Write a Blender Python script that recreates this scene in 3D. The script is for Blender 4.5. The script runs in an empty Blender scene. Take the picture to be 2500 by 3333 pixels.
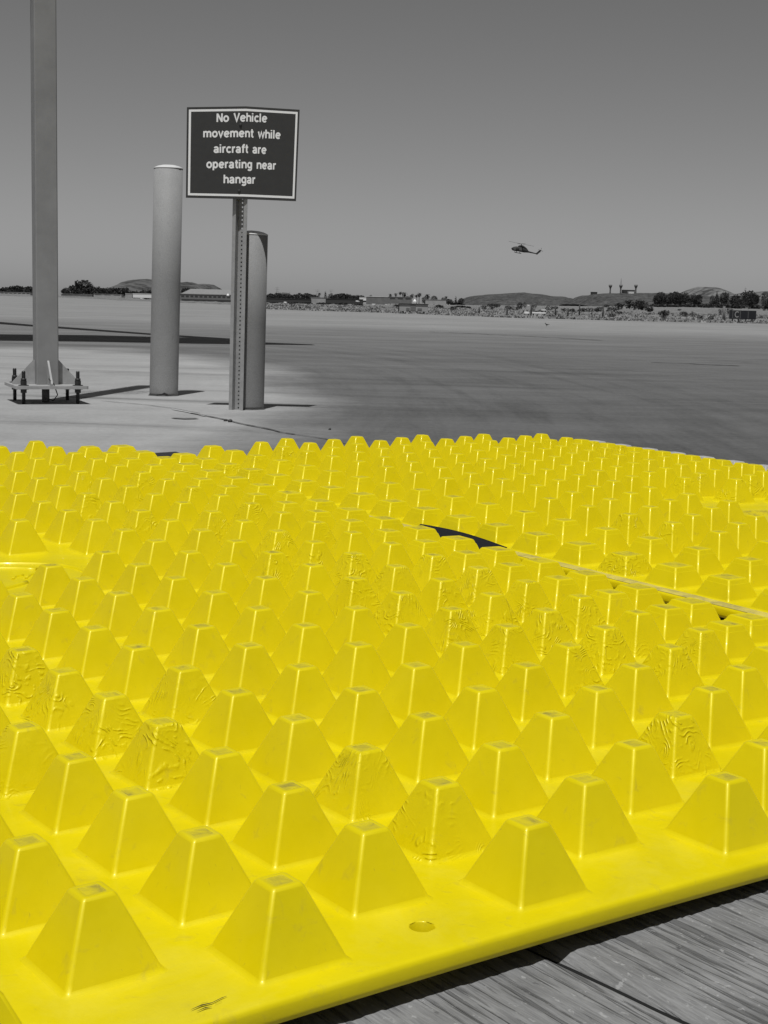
import bpy, bmesh, math, random
from mathutils import Vector, Matrix, noise
random.seed(7)
S = bpy.context.scene
COL = S.collection
# ------------------------------------------------------------------ camera
F, PITCH, ROLL = 4910.6, .13906, .02479      # focal length in pixels of a 2500 px wide picture
H = .61                                       # lens height above the mat surface (m)
HG = .69                                      # lens height above the tarmac (m)
FW = Vector((0, math.cos(PITCH), -math.sin(PITCH)))
U0 = Vector((0, math.sin(PITCH), math.cos(PITCH)))
R0 = Vector((1, 0, 0))
RT = R0*math.cos(ROLL)+U0*math.sin(ROLL)
UP = U0*math.cos(ROLL)-R0*math.sin(ROLL)
CAM = Vector((0, 0, HG))
cd = bpy.data.cameras.new('camera'); cam = bpy.data.objects.new('camera', cd); COL.objects.link(cam)
cd.sensor_fit = 'HORIZONTAL'; cd.sensor_width = 36; cd.lens = F/2500*36
cd.clip_start = .05; cd.clip_end = 40000
M = Matrix((RT, UP, -FW)).transposed().to_4x4(); M.translation = CAM
cam.matrix_world = M
S.camera = cam
# ------------------------------------------------------------------ light
SUNV = Vector((-.060, -.357, 1)).normalized()
W = bpy.data.worlds.new('World'); S.world = W; W.use_nodes = True
nt = W.node_tree; nt.nodes.clear()
wo = nt.nodes.new('ShaderNodeOutputWorld'); bg = nt.nodes.new('ShaderNodeBackground')
sky = nt.nodes.new('ShaderNodeTexSky'); sky.sky_type = 'NISHITA'; sky.sun_disc = False
sky.sun_elevation = math.radians(69); sky.sun_rotation = math.radians(189.5)
sky.air_density = 1.0; sky.dust_density = .6; sky.ozone_density = 1.0
sep = nt.nodes.new('ShaderNodeSeparateColor')          # black-and-white conversion, red filter
mm = nt.nodes.new('ShaderNodeMath'); mm.operation = 'MULTIPLY'; mm.inputs[1].default_value = .75
ma = nt.nodes.new('ShaderNodeMath'); ma.operation = 'MULTIPLY_ADD'; ma.inputs[1].default_value = .25
nt.links.new(sky.outputs[0], sep.inputs[0])
nt.links.new(sep.outputs[0], mm.inputs[0]); nt.links.new(sep.outputs[1], ma.inputs[0]); nt.links.new(mm.outputs[0], ma.inputs[2])
nt.links.new(ma.outputs[0], bg.inputs[0]); bg.inputs[1].default_value = .0535
nt.links.new(bg.outputs[0], wo.inputs[0])
sl = bpy.data.lights.new('sun', 'SUN'); sun = bpy.data.objects.new('sun', sl); COL.objects.link(sun)
sl.energy = 3.3; sl.angle = math.radians(.53); sl.color = (1, 1, .99)
sun.rotation_euler = SUNV.to_track_quat('Z', 'Y').to_euler()
S.view_settings.view_transform = 'Standard'; S.view_settings.look = 'None'
S.view_settings.exposure = 0.0; S.view_settings.gamma = 1

# ------------------------------------------------------------------ helpers
def ray(px, py): return (FW+RT*((px-1250)/F)-UP*((py-1666.5)/F))
def G(px, py, z=0):                     # point of the level z seen at a pixel of the 2500 px picture
    d = ray(px, py); return CAM+d*((z-HG)/d.z)
def at(px, py, D):                      # point at depth D (world y)
    d = ray(px, py); return CAM+d*(D/d.y)
def tag(o, label=None, cat=None, group=None, kind=None):
    if label: o['label'] = label
    if cat: o['category'] = cat
    if group: o['group'] = group
    if kind: o['kind'] = kind
    return o
def empty(name, loc, rz=0):
    o = bpy.data.objects.new(name, None); COL.objects.link(o); o.location = loc; o.rotation_euler = (0, 0, rz)
    o.empty_display_size = .1
    return o
class MB:
    def __init__(s): s.v = []; s.f = []; s.m = []; s.s = []
    def face(s, idx, m=0, sm=False): s.f.append(tuple(idx)); s.m.append(m); s.s.append(sm)
    def box(s, c, d, rot=None, m=0):
        b = len(s.v); c = Vector(c)
        for x in (-1, 1):
            for y in (-1, 1):
                for z in (-1, 1):
                    p = Vector((x*d[0]/2, y*d[1]/2, z*d[2]/2))
                    if rot is not None: p = rot @ p
                    s.v.append(c+p)
        for q in ((0,1,3,2),(4,6,7,5),(0,4,5,1),(2,3,7,6),(0,2,6,4),(1,5,7,3)): s.face([b+k for k in q], m)
    def tube(s, pts, rad, n=8, m=0, cap=True, sm=True):
        pts = [Vector(p) for p in pts]; rings = []
        if not hasattr(rad, '__len__'): rad = [rad]*len(pts)
        for k, p in enumerate(pts):
            d = (pts[min(k+1, len(pts)-1)]-pts[max(k-1, 0)]).normalized()
            a = d.orthogonal().normalized() if k == 0 else (a0-d*a0.dot(d)).normalized()
            a0 = a; b = d.cross(a)
            rings.append([len(s.v)+i for i in range(n)])
            for i in range(n):
                t = 2*math.pi*i/n; s.v.append(p+(a*math.cos(t)+b*math.sin(t))*rad[k])
        for k in range(len(rings)-1):
            for i in range(n): s.face((rings[k][i], rings[k][(i+1)%n], rings[k+1][(i+1)%n], rings[k+1][i]), m, sm)
        if cap: s.face(rings[0][::-1], m); s.face(rings[-1], m)
    def lathe(s, c, prof, n=32, m=0, sm=True, lean=(0, 0)):
        c = Vector(c); rings = []
        for r, z in prof:
            rings.append(len(s.v))
            for i in range(n):
                t = 2*math.pi*i/n; s.v.append(c+Vector((r*math.cos(t)+lean[0]*z, r*math.sin(t)+lean[1]*z, z)))
        for k in range(len(prof)-1):
            for i in range(n): s.face((rings[k]+i, rings[k]+(i+1)%n, rings[k+1]+(i+1)%n, rings[k+1]+i), m, sm)
        s.face([rings[-1]+i for i in range(n)], m, sm)
        s.face([rings[0]+i for i in range(n)][::-1], m)
    def loft(s, secs, n=14, m=0, p=2.0):        # secs: (x, zc, halfwidth y, halfheight z)
        rings = []
        for (x, zc, hw, hh) in secs:
            rings.append(len(s.v))
            for i in range(n):
                t = 2*math.pi*i/n; c_, s_ = math.cos(t), math.sin(t)
                s.v.append(Vector((x, hw*math.copysign(abs(c_)**(2/p), c_), zc+hh*math.copysign(abs(s_)**(2/p), s_))))
        for k in range(len(secs)-1):
            for i in range(n): s.face((rings[k]+i, rings[k]+(i+1)%n, rings[k+1]+(i+1)%n, rings[k+1]+i), m, True)
        s.face([rings[0]+i for i in range(n)][::-1], m); s.face([rings[-1]+i for i in range(n)], m)
    def prism(s, poly, n_, m=0):                # poly of 3-D points extruded by vector n_
        b = len(s.v); k = len(poly); n_ = Vector(n_)
        for p in poly: s.v.append(Vector(p))
        for p in poly: s.v.append(Vector(p)+n_)
        s.face([b+i for i in range(k)][::-1], m); s.face([b+k+i for i in range(k)], m)
        for i in range(k): s.face((b+i, b+(i+1)%k, b+k+(i+1)%k, b+k+i), m)
    def mesh(s, name, mats):
        me = bpy.data.meshes.new(name); me.from_pydata([tuple(p) for p in s.v], [], s.f)
        for mt in (mats if isinstance(mats, (list, tuple)) else [mats]): me.materials.append(mt)
        me.polygons.foreach_set('material_index', s.m); me.polygons.foreach_set('use_smooth', s.s)
        me.update(); return me
    def build(s, name, mats, parent=None, fix=True):
        me = s.mesh(name, mats)
        if fix:
            bm = bmesh.new(); bm.from_mesh(me); bmesh.ops.recalc_face_normals(bm, faces=bm.faces); bm.to_mesh(me); bm.free()
        o = bpy.data.objects.new(name, me); COL.objects.link(o)
        if parent: o.parent = parent
        return o
def copy_tree(o, parent=None):
    c = o.copy(); COL.objects.link(c); c.parent = parent
    for ch in list(o.children): copy_tree(ch, c)
    return c

# ------------------------------------------------------------------ materials
class NT:
    def __init__(s, name, rough=.8, spec=.3):
        s.m = bpy.data.materials.new(name); s.m.use_nodes = True; s.t = s.m.node_tree
        s.b = s.t.nodes['Principled BSDF']; s.b.inputs['Roughness'].default_value = rough
        s.b.inputs['Specular IOR Level'].default_value = spec
    def n(s, ty, **kw):
        x = s.t.nodes.new(ty)
        for k, v in kw.items(): setattr(x, k, v)
        return x
    def l(s, a, b): s.t.links.new(a, b)
    def pos(s, scale=(1, 1, 1), rz=0, obj=False):
        mp = s.n('ShaderNodeMapping'); mp.inputs['Rotation'].default_value = (0, 0, rz)
        m2 = s.n('ShaderNodeMapping'); m2.inputs['Scale'].default_value = scale; s.l(mp.outputs[0], m2.inputs[0])
        if obj: s.l(s.n('ShaderNodeTexCoord').outputs['Object'], mp.inputs[0])
        else: s.l(s.n('ShaderNodeNewGeometry').outputs['Position'], mp.inputs[0])
        return m2.outputs[0]
    def noise(s, vec, sc, det=4, ro=.55, dist=0):
        x = s.n('ShaderNodeTexNoise'); x.inputs['Scale'].default_value = sc; x.inputs['Detail'].default_value = det
        x.inputs['Roughness'].default_value = ro; x.inputs['Distortion'].default_value = dist
        s.l(vec, x.inputs['Vector']); return x.outputs['Fac']
    def ramp(s, fac, stops):
        r = s.n('ShaderNodeValToRGB'); el = r.color_ramp.elements
        while len(el) < len(stops): el.new(.5)
        for e, (p, c) in zip(el, stops):
            e.position = p; e.color = (c, c, c, 1) if not hasattr(c, '__len__') else (*c, 1)
        s.l(fac, r.inputs[0]); return r.outputs[0]
    def math(s, op, a, b=None, c=None):
        x = s.n('ShaderNodeMath', operation=op)
        for k, v in enumerate((a, b, c)):
            if v is None: continue
            if isinstance(v, (int, float)): x.inputs[k].default_value = v
            else: s.l(v, x.inputs[k])
        return x.outputs[0]
    def mix(s, fac, a, b, mode='MIX'):
        x = s.n('ShaderNodeMix', data_type='RGBA', blend_type=mode)
        if isinstance(fac, (int, float)): x.inputs[0].default_value = fac
        else: s.l(fac, x.inputs[0])
        for k, v in ((6, a), (7, b)):
            if isinstance(v, (int, float)): x.inputs[k].default_value = (v, v, v, 1)
            elif isinstance(v, tuple): x.inputs[k].default_value = (*v, 1)
            else: s.l(v, x.inputs[k])
        return x.outputs[2]
    def bump(s, h, dist, st=1.0):
        x = s.n('ShaderNodeBump'); x.inputs['Distance'].default_value = dist; x.inputs['Strength'].default_value = st
        s.l(h, x.inputs['Height']); s.l(x.outputs[0], s.b.inputs['Normal']); return x
    def col(s, c):
        if isinstance(c, (int, float)): s.b.inputs['Base Color'].default_value = (c, c, c, 1)
        elif isinstance(c, tuple): s.b.inputs['Base Color'].default_value = (*c, 1)
        else: s.l(c, s.b.inputs['Base Color'])
def grey(name, v, var=.15, sc=20, rough=.7, spec=.3, metal=0, bump=0, obj=True):
    k = NT(name, rough, spec); p = k.pos(obj=obj)
    f = k.noise(p, sc, 6, .6)
    k.col(k.ramp(f, [(.3, v*(1-var)), (.7, v*(1+var))])); k.b.inputs['Metallic'].default_value = metal
    if bump: k.bump(k.noise(p, sc*6, 4, .6), bump)
    return k.m
YEL = (.80, .635, .003)
def yellow(name, wrinkle=0.0, rz=0):
    k = NT(name, .46, .85); k.b.inputs['Specular Tint'].default_value = (1, .93, .30, 1); k.b.inputs['Coat Weight'].default_value = .12; k.b.inputs['Coat Roughness'].default_value = .10; p = k.pos()
    f = k.noise(p, 9, 5, .6)
    base = k.ramp(f, [(.3, (.685, .565, .0)), (.7, (.755, .630, .001))])
    # scuffs and dirt of the surface
    d = k.ramp(k.noise(p, 42, 7, .62, .6), [(.60, 0.), (.74, 1.)])
    base = k.mix(k.math('MULTIPLY', d, .26), base, (.34, .27, .06))
    d2 = k.ramp(k.noise(k.pos((1, 3.2, 1), .6), 120, 3, .5), [(.70, 0.), (.76, 1.)])
    base = k.mix(k.math('MULTIPLY', d2, .22), base, (.20, .16, .05))
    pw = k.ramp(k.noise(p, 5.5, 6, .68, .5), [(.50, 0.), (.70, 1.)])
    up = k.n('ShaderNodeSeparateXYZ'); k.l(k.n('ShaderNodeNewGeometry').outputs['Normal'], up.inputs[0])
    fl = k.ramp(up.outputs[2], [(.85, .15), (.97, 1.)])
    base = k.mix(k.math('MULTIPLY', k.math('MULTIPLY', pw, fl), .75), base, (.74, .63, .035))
    k.col(base)
    rr = k.ramp(k.noise(p, 30, 4, .6), [(.3, .38), (.7, .54)]); k.l(rr, k.b.inputs['Roughness'])
    if wrinkle:
        # chatter marks: contour lines of a smooth noise field
        nf = k.noise(p, 15, 1.6, .5, .5)
        w = k.math('SINE', k.math('MULTIPLY', nf, 120.))
        w = k.math('POWER', k.math('MULTIPLY_ADD', w, .5, .5), 2.2)
        mask = k.math('MULTIPLY', k.ramp(k.noise(p, 13, 2, .5), [(.42, 0.), (.58, 1.)]), k.ramp(k.noise(p, 75, 2, .5), [(.42, 0.), (.60, 1.)]))
        h = k.math('MULTIPLY', w, mask)
        h = k.math('MULTIPLY_ADD', k.noise(p, 60, 3, .6), .5, h)
        k.bump(h, .0012*wrinkle)
    else:
        k.bump(k.noise(p, 55, 3, .55), .00035)
    return k.m
MY = yellow('yellow_plastic'); MYW = yellow('wrinkled_yellow_plastic', 1.0)
def dirty_top():
    k = NT('scuffed_yellow_top', .5, .4); k.b.inputs['Specular Tint'].default_value = (1, .95, .6, 1); p = k.pos()
    f = k.noise(p, 38, 6, .65, .5)
    k.col(k.ramp(f, [(.30, (.30, .25, .05)), (.42, (.50, .42, .03)), (.60, (.66, .55, .015))]))
    k.bump(k.noise(p, 260, 3, .6), .0006); return k.m
MYD = dirty_top()
MBLK = NT('black_rubber', .35, .6); MBLK.col((.012, .013, .017)); MBLK = MBLK.m
def wood_mat():
    k = NT('weathered_wood', .85, .2); an = -.62646
    warp = k.noise(k.pos((1, 1, 1)), 9, 3, .5)
    g = k.noise(k.pos((14, 1.2, 8), an), 5.5, 7, .62, .9)          # broad growth bands
    g2 = k.noise(k.pos((46, 3.0, 20), an), 8, 5, .7, .4)          # fibres
    gr = k.ramp(k.noise(k.pos((30, 1.0, 10), an), 4.2, 4, .55, .5), [(.36, 0.), (.44, 1.)])   # open grooves
    c = k.ramp(g, [(.32, .11), (.50, .175), (.70, .28)])
    c = k.mix(.34, c, k.ramp(g2, [(.38, .08), (.62, .36)]))
    c = k.mix(.22, c, k.ramp(warp, [(.3, .12), (.7, .42)]))
    c = k.mix(k.math('MULTIPLY_ADD', gr, .55, .45), .06, c)
    spk = k.ramp(k.noise(k.pos((1, .6, 1), an), 150, 3, .6), [(.63, 0.), (.70, 1.)]); c = k.mix(k.math('MULTIPLY', spk, .55), c, .42)
    pit = k.ramp(k.noise(k.pos((1, .5, 1), an), 60, 3, .6), [(.68, 0.), (.74, 1.)]); c = k.mix(k.math('MULTIPLY', pit, .7), c, .05)
    k.col(c)
    h = k.math('MULTIPLY_ADD', g2, .35, k.math('MULTIPLY_ADD', g, .6, gr))
    k.bump(h, .0022); return k.m
MWOOD = wood_mat()
def apron_mat():
    k = NT('apron_tarmac', .82, .3); p = k.pos()
    x = k.n('ShaderNodeSeparateXYZ'); k.l(p, x.inputs[0]); X, Y = x.outputs[0], x.outputs[1]
    big = k.noise(p, .22, 5, .62, .5); mid = k.noise(p, 1.3, 6, .68); fine = k.noise(p, 26, 4, .65)
    # old asphalt
    asp = k.ramp(big, [(.30, .058), (.5, .088), (.70, .135)])
    asp = k.mix(k.ramp(k.math('MULTIPLY', Y, .02), [(.24, 0.), (.75, .55)]), asp, .21)
    asp = k.mix(.40, asp, k.ramp(mid, [(.3, .05), (.7, .22)]))
    # pale worn concrete pad under the bollards: soft edged patch
    jx = k.math('MULTIPLY_ADD', k.noise(p, .55, 5, .62), 2.6, -1.3)
    ex = k.math('DIVIDE', k.math('ADD', X, 4.2), 3.95); ey = k.math('DIVIDE', k.math('SUBTRACT', Y, 9.0), 11.2)
    r = k.math('SQRT', k.math('ADD', k.math('MULTIPLY', ex, ex), k.math('MULTIPLY', ey, ey)))
    # tyre arcs swept round the island
    cb = k.n('ShaderNodeCombineXYZ'); k.l(k.math('MULTIPLY', r, 9.), cb.inputs[0]); k.l(k.math('MULTIPLY', k.math('ARCTAN2', k.math('SUBTRACT', Y, 9.0), k.math('ADD', X, 4.2)), 1.1), cb.inputs[1])
    arc = k.ramp(k.noise(cb.outputs[0], 1.6, 6, .65, .3), [(.47, 0.), (.66, 1.)])
    r = k.math('MULTIPLY_ADD', jx, .13, r)
    pad = k.ramp(r, [(.82, 1.), (1.12, 0.)])
    con = k.ramp(k.noise(p, 1.0, 6, .7), [(.3, .42), (.7, .61)])
    halo = k.ramp(r, [(1.0, .5), (1.32, 0.)])
    asp = k.mix(halo, asp, .25)
    ar2 = k.math('MULTIPLY', arc, k.ramp(k.math('MULTIPLY', r, .5), [(.40, .15), (.56, 1.), (.85, .75), (1., .2)]))
    c = k.mix(pad, k.mix(k.math('MULTIPLY', ar2, .62), asp, .045), k.mix(k.math('MULTIPLY', arc, .14), con, .18))
    # lighter concrete lane near the infield
    yy = k.math('MULTIPLY_ADD', k.noise(p, .12, 4, .6), 9., Y)
    lane = k.ramp(k.math('MULTIPLY', yy, .01), [(.385, 0.), (.46, 1.)])
    c = k.mix(lane, c, k.ramp(k.noise(p, .09, 4, .6), [(.3, .26), (.7, .36)]))
    # left part a little paler and tyre-worn
    lf = k.ramp(k.math('MULTIPLY_ADD', big, .35, k.math('MULTIPLY_ADD', k.math('DIVIDE', X, Y), 1.4, .45)), [(.35, 1.), (.75, 0.)])
    c = k.mix(k.math('MULTIPLY', lf, .40), c, .27)
    # long faint tyre streaks and stains
    st = k.ramp(k.noise(k.pos((.10, 1.6, 1), .14), 1.0, 5, .6, .4), [(.56, 0.), (.70, 1.)])
    c = k.mix(k.math('MULTIPLY', st, .55), c, .055)
    ha = k.noise(k.pos((.5, 1.3, 1), -.12), .75, 7, .70, 1.0); c = k.mix(.24, c, k.ramp(ha, [(.36, .02), (.64, .30)]))
    spt = k.ramp(k.noise(p, 3.1, 4, .6), [(.66, 0.), (.72, 1.)]); c = k.mix(k.math('MULTIPLY', spt, .28), c, .05)
    st2 = k.ramp(k.noise(k.pos((.08, 1.9, 1), .06), .8, 4, .6, .3), [(.60, 0.), (.72, 1.)])
    c = k.mix(k.math('MULTIPLY', st2, .30), c, .42)
    c = k.mix(.18, c, k.ramp(fine, [(.3, .04), (.7, .36)]))
    dk = k.ramp(k.math('MULTIPLY', k.math('MULTIPLY_ADD', k.noise(p, .35, 5, .65), 6., Y), .02), [(.20, .62), (.52, .80), (.95, 1.)])
    c = k.mix(k.math('SUBTRACT', 1., pad), c, dk, 'MULTIPLY')
    k.col(c); k.bump(k.noise(p, 60, 4, .7), .004); return k.m
def dirt_mat():
    k = NT('infield_dirt', .95, .1); p = k.pos()
    a = k.noise(p, .45, 6, .72, .6); b = k.noise(p, 1.7, 5, .7)
    c = k.ramp(a, [(.34, .05), (.46, .14), (.54, .27), (.68, .38)])
    c = k.mix(.4, c, k.ramp(b, [(.35, .05), (.62, .36)]))
    k.col(c); k.bump(a, .8); return k.m
MHILL = None
def hill_mat(name, v, sc):
    k = NT(name, .95, .1); p = k.pos()
    f = k.noise(p, sc, 7, .7, .4); f2 = k.noise(p, sc*5, 4, .7)
    c = k.ramp(f, [(.38, v*.4), (.55, v), (.68, v*1.7)])
    c = k.mix(.5, c, k.ramp(f2, [(.44, v*.2), (.56, v*1.5)]))
    k.col(c); return k.m
def leaf_mat(name, v):
    k = NT(name, .8, .15); f = k.noise(k.pos(), .9, 5, .7)
    k.col(k.ramp(f, [(.35, v*.6), (.65, v*1.5)])); return k.m
MLEAF = leaf_mat('dark_foliage', .040); MLEAF2 = leaf_mat('grey_foliage', .075); MBARK = grey('bark', .10, .3, 3)
MSCRUB = leaf_mat('dry_scrub', .10)
MGALV = grey('galvanised_steel', .33, .12, 26, .55, .5, 0, .0003)
MPOLE = grey('grey_painted_steel', .255, .10, 7, .55, .45, 0, .0002)
MPLATE = grey('pale_galvanised_plate', .36, .14, 22, .5, .5)
MBOLT = grey('black_bolt_steel', .022, .3, 30, .5, .5)
MWHITE = grey('white_paint', .78, .05, 4, .6, .3)
MSIGN = grey('dark_sign_enamel', .050, .06, 30, .45, .35)
MDARK = grey('dark_grey_paint', .05, .2, 3, .6, .3)
MBLD = grey('pale_wall', .36, .12, .4, .8, .2); MBLD2 = grey('grey_wall', .17, .15, .4, .8, .2); MROOF = grey('roof_metal', .25, .1, .5, .6, .3)
def bollard_mat(nm='bollard_paint', f0=1.0):
    k = NT(nm, .65, .22); p = k.pos()
    f = k.noise(p, 6, 6, .65); sp = k.noise(p, 240, 3, .8)
    c = k.ramp(f, [(.3, .27*f0), (.7, .32*f0)])
    c = k.mix(.35, c, k.ramp(sp, [(.38, .15*f0), (.62, .43*f0)]))
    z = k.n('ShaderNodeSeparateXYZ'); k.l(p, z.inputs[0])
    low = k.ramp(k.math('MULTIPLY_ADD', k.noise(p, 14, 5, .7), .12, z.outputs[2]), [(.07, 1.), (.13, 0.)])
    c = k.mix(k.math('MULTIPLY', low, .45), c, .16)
    sc_ = k.ramp(k.noise(k.pos((1, 1, .25)), 22, 4, .6, .8), [(.66, 0.), (.72, 1.)])
    c = k.mix(k.math('MULTIPLY', sc_, .3), c, .14)
    k.col(c); k.bump(sp, .0009); return k.m
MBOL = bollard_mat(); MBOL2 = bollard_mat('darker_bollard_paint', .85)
MCAP = grey('sunlit_cap_paint', .62, .1, 14, .6, .3)  # cap tone raised above the tube's to carry its sunlit brightness

# ------------------------------------------------------------------ ground
def horizon(px): return 948+.0248*px
OFF = [(-4000, 12), (0, 11), (420, 11), (520, 20), (760, 20), (860, 15), (1200, 13), (1400, 9), (1700, 4), (2000, 0), (2200, -3), (6000, -3)]
EDGE = [(-900, 952-22), (0, 963), (190, 968), (400, 978), (600, 986), (740, 992), (860, 1006), (1240, 1018.5), (1660, 1034), (2080, 1045.5), (2500, 1054), (3300, 1078)]
def interp(t, x):
    if x <= t[0][0]: return t[0][1]
    for (a, b), (c, d) in zip(t, t[1:]):
        if x <= c: return b+(d-b)*(x-a)/(c-a)
    return t[-1][1]
def sstep(a, b, x): x = max(0, min(1, (x-a)/(b-a))); return x*x*(3-2*x)
EDD = [(px, G(px, py).y) for px, py in EDGE if py > horizon(px)+2]
EDD = [(p, min(d, 330)) for p, d in EDD]
def pxof(x, y): return 1250+F*x/max(y, .01)*1.0
def terrain(x, y):
    if y < 20: return -.012
    px = pxof(x, y); de = interp(EDD, px); off = interp(OFF, px)
    far = HG-off/F*max(y, 700)
    if y < 700: z = (HG-off/F*700)*sstep(de+15, 700, y)
    else: z = far
    if y > 5000: z = HG-off/F*5000
    return z-.012*(1-sstep(de, de+20, y))
mb = MB(); radii = [3, 20, 40, 60]+[75+4*i for i in range(22)]+[165*1.12**i for i in range(0, 42)]
azs = [-180, -120, -80, -60, -45, -35, -28, -22]+[-18+.12*i for i in range(301)]+[22, 28, 35, 45, 60, 80, 120, 180]
mb.v.append(Vector((0, 0, -.012)))
for r in radii:
    for a in azs:
        x, y = r*math.sin(math.radians(a)), r*math.cos(math.radians(a))
        z = terrain(x, y)
        if y > 60 and abs(a) < 19:
            de = interp(EDD, pxof(x, y)); z += .16*sstep(de, de+8, y)*(noise.noise((x*.5, y*.5, 0))+.5*noise.noise((x*1.7, y*1.7, 3)))*(1 if y < 320 else 1.5)
        mb.v.append(Vector((x, y, z)))
na = len(azs)
for j in range(na-1): mb.face((0, 1+j+1, 1+j))
for i in range(len(radii)-1):
    for j in range(na-1):
        b = 1+i*na+j; mb.face((b, b+1, b+na+1, b+na), 0, True)
ground = mb.build('ground', dirt_mat(), fix=False); tag(ground, kind='structure')
mb = MB(); left = []; 
pts = [(pxof_, d) for pxof_, d in EDD]
poly = [Vector((-160, -40, 0)), Vector((160, -40, 0)), Vector((160, 40, 0))]
for px, d in reversed(EDD):
    for q in range(1): poly.append(Vector(((px-1250)/F*d, d+.0, 0)))
poly.append(Vector((-160, 330, 0)))
# densify the far edge with a ragged line
out = []
for a, b in zip(poly, poly[1:]+poly[:1]):
    n = 24 if a.y > 60 and b.y > 60 else 1
    for k in range(n):
        p = a.lerp(b, k/n)
        if n > 1: p = p+Vector((0, 1.6*noise.noise((p.x*.7, p.y*.2, 0)), 0))
        out.append(p)
mb.v = out; mb.face(range(len(out)))
me = mb.mesh('apron', apron_mat()); bm = bmesh.new(); bm.from_mesh(me); bmesh.ops.triangulate(bm, faces=bm.faces, ngon_method='EAR_CLIP'); bm.to_mesh(me); bm.free()
apron = bpy.data.objects.new('apron', me); COL.objects.link(apron); tag(apron, kind='structure')
def strip(name, pix, wid, mat, z=.004, seed=0, jit=.3):
    mb = MB(); P = [G(*p) for p in pix]; Q = []
    for a, b in zip(P, P[1:]):
        n = max(2, int((b-a).length/.04)) if (b-a).length < 6 else 60
        Q += [a.lerp(b, k/n) for k in range(n)]
    Q.append(P[-1])
    for k, q in enumerate(Q):
        d = (Q[min(k+1, len(Q)-1)]-Q[max(0, k-1)]).normalized(); s_ = Vector((-d.y, d.x, 0))
        w = wid*(.55+1.1*abs(noise.noise((k*.21, seed, 0)))); j = s_*wid*jit*4*noise.noise((k*.09, seed, 5))
        mb.v += [q+j+s_*w/2+Vector((0, 0, z)), q+j-s_*w/2+Vector((0, 0, z))]
        if k: mb.face((2*k-2, 2*k-1, 2*k+1, 2*k))
    o = mb.build(name, mat, fix=False); return tag(o, kind='structure')
MCRACK = grey('crack_dirt', .075, .4, 20, .9, .1); MJOINT = grey('joint_filler', .50, .2, 15, .9, .1)
strip('pavement_joint', [(330, 1306), (470, 1318), (560, 1330), (650, 1346)], .012, MCRACK, seed=1)
strip('pavement_joint', [(560, 1333), (610, 1342), (670, 1356)], .03, MJOINT, .0045, seed=9)
strip('pavement_joint', [(620, 1346), (746, 1370), (905, 1408), (960, 1415)], .022, MCRACK, .005, seed=2)
strip('pavement_joint', [(930, 1412), (1055, 1430), (1160, 1452), (1290, 1492)], .012, MCRACK, .004, seed=3)
strip('tar_patch', [(560, 1362), (600, 1364), (640, 1363)], .07, grey('old_tar', .16, .3, 8), .0048, seed=5)
strip('tyre_mark', [(2120, 1180), (2250, 1184), (2400, 1192)], .10, MCRACK, .004, seed=6)
strip('tyre_mark', [(1400, 1080), (1560, 1087), (1780, 1098), (1960, 1108)], .16, grey('worn_tyre_black', .13, .3, 2), .004, seed=7)
# small stones by the joint (pebbles)
for (px, py, s_, lb) in ((733, 1371, .011, 'small dark pebble in the pavement crack'), (748, 1374, .014, 'larger dark pebble at the right end of the pebble pair'), (1073, 1399, .008, 'tiny dark stone alone on the pale concrete right of the bollards')):
    b = MB(); b.lathe(G(px, py), [(s_*.8, 0), (s_, s_*.5), (s_*.7, s_*1.0), (s_*.2, s_*1.2)], 7, lean=(.2, 0))
    tag(b.build('pebble', MDARK), lb, 'pebble')

# ------------------------------------------------------------------ yellow traction mats
OX, OY, YAW, PA, PP = -.16394, 2.09356, .62646, .25081, .12375
HT, TI, WB = .11908, .05253, .16029
HP1 = (.00807, -.0029, -.01233, .01012, .00087)
DI, DJ, DYAW, DZ, HP2 = .06266, -.00286, -.000456, -.01178, (.00328, .0139, -.0067, .00031, -.00028)
def mat_pt(i, j, pan, z=0):
    u, v = PA*i, PP*j
    A = Vector((math.cos(YAW), math.sin(YAW), 0)); B = Vector((-math.sin(YAW), math.cos(YAW), 0)); O = Vector((OX, OY, 0))
    if pan == 1:
        h = HP1[0]*u+HP1[1]*v+HP1[2]*u*u+HP1[3]*u*v+HP1[4]*v*v; q = O+A*u+B*v
    else:
        u += DI; v += DJ; uu = u-3; y = YAW+DYAW
        h = DZ+HP2[0]*uu+HP2[1]*v+HP2[2]*uu*uu+HP2[3]*uu*v+HP2[4]*v*v
        q = O+A*3+Vector((math.cos(y), math.sin(y), 0))*uu+Vector((-math.sin(y), math.cos(y), 0))*v
    if pan == 1 and u < -.25: h = h+.0*u
    return Vector((q.x*H, q.y*H, (q.z+h)*H+HG-H+z))
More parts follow.
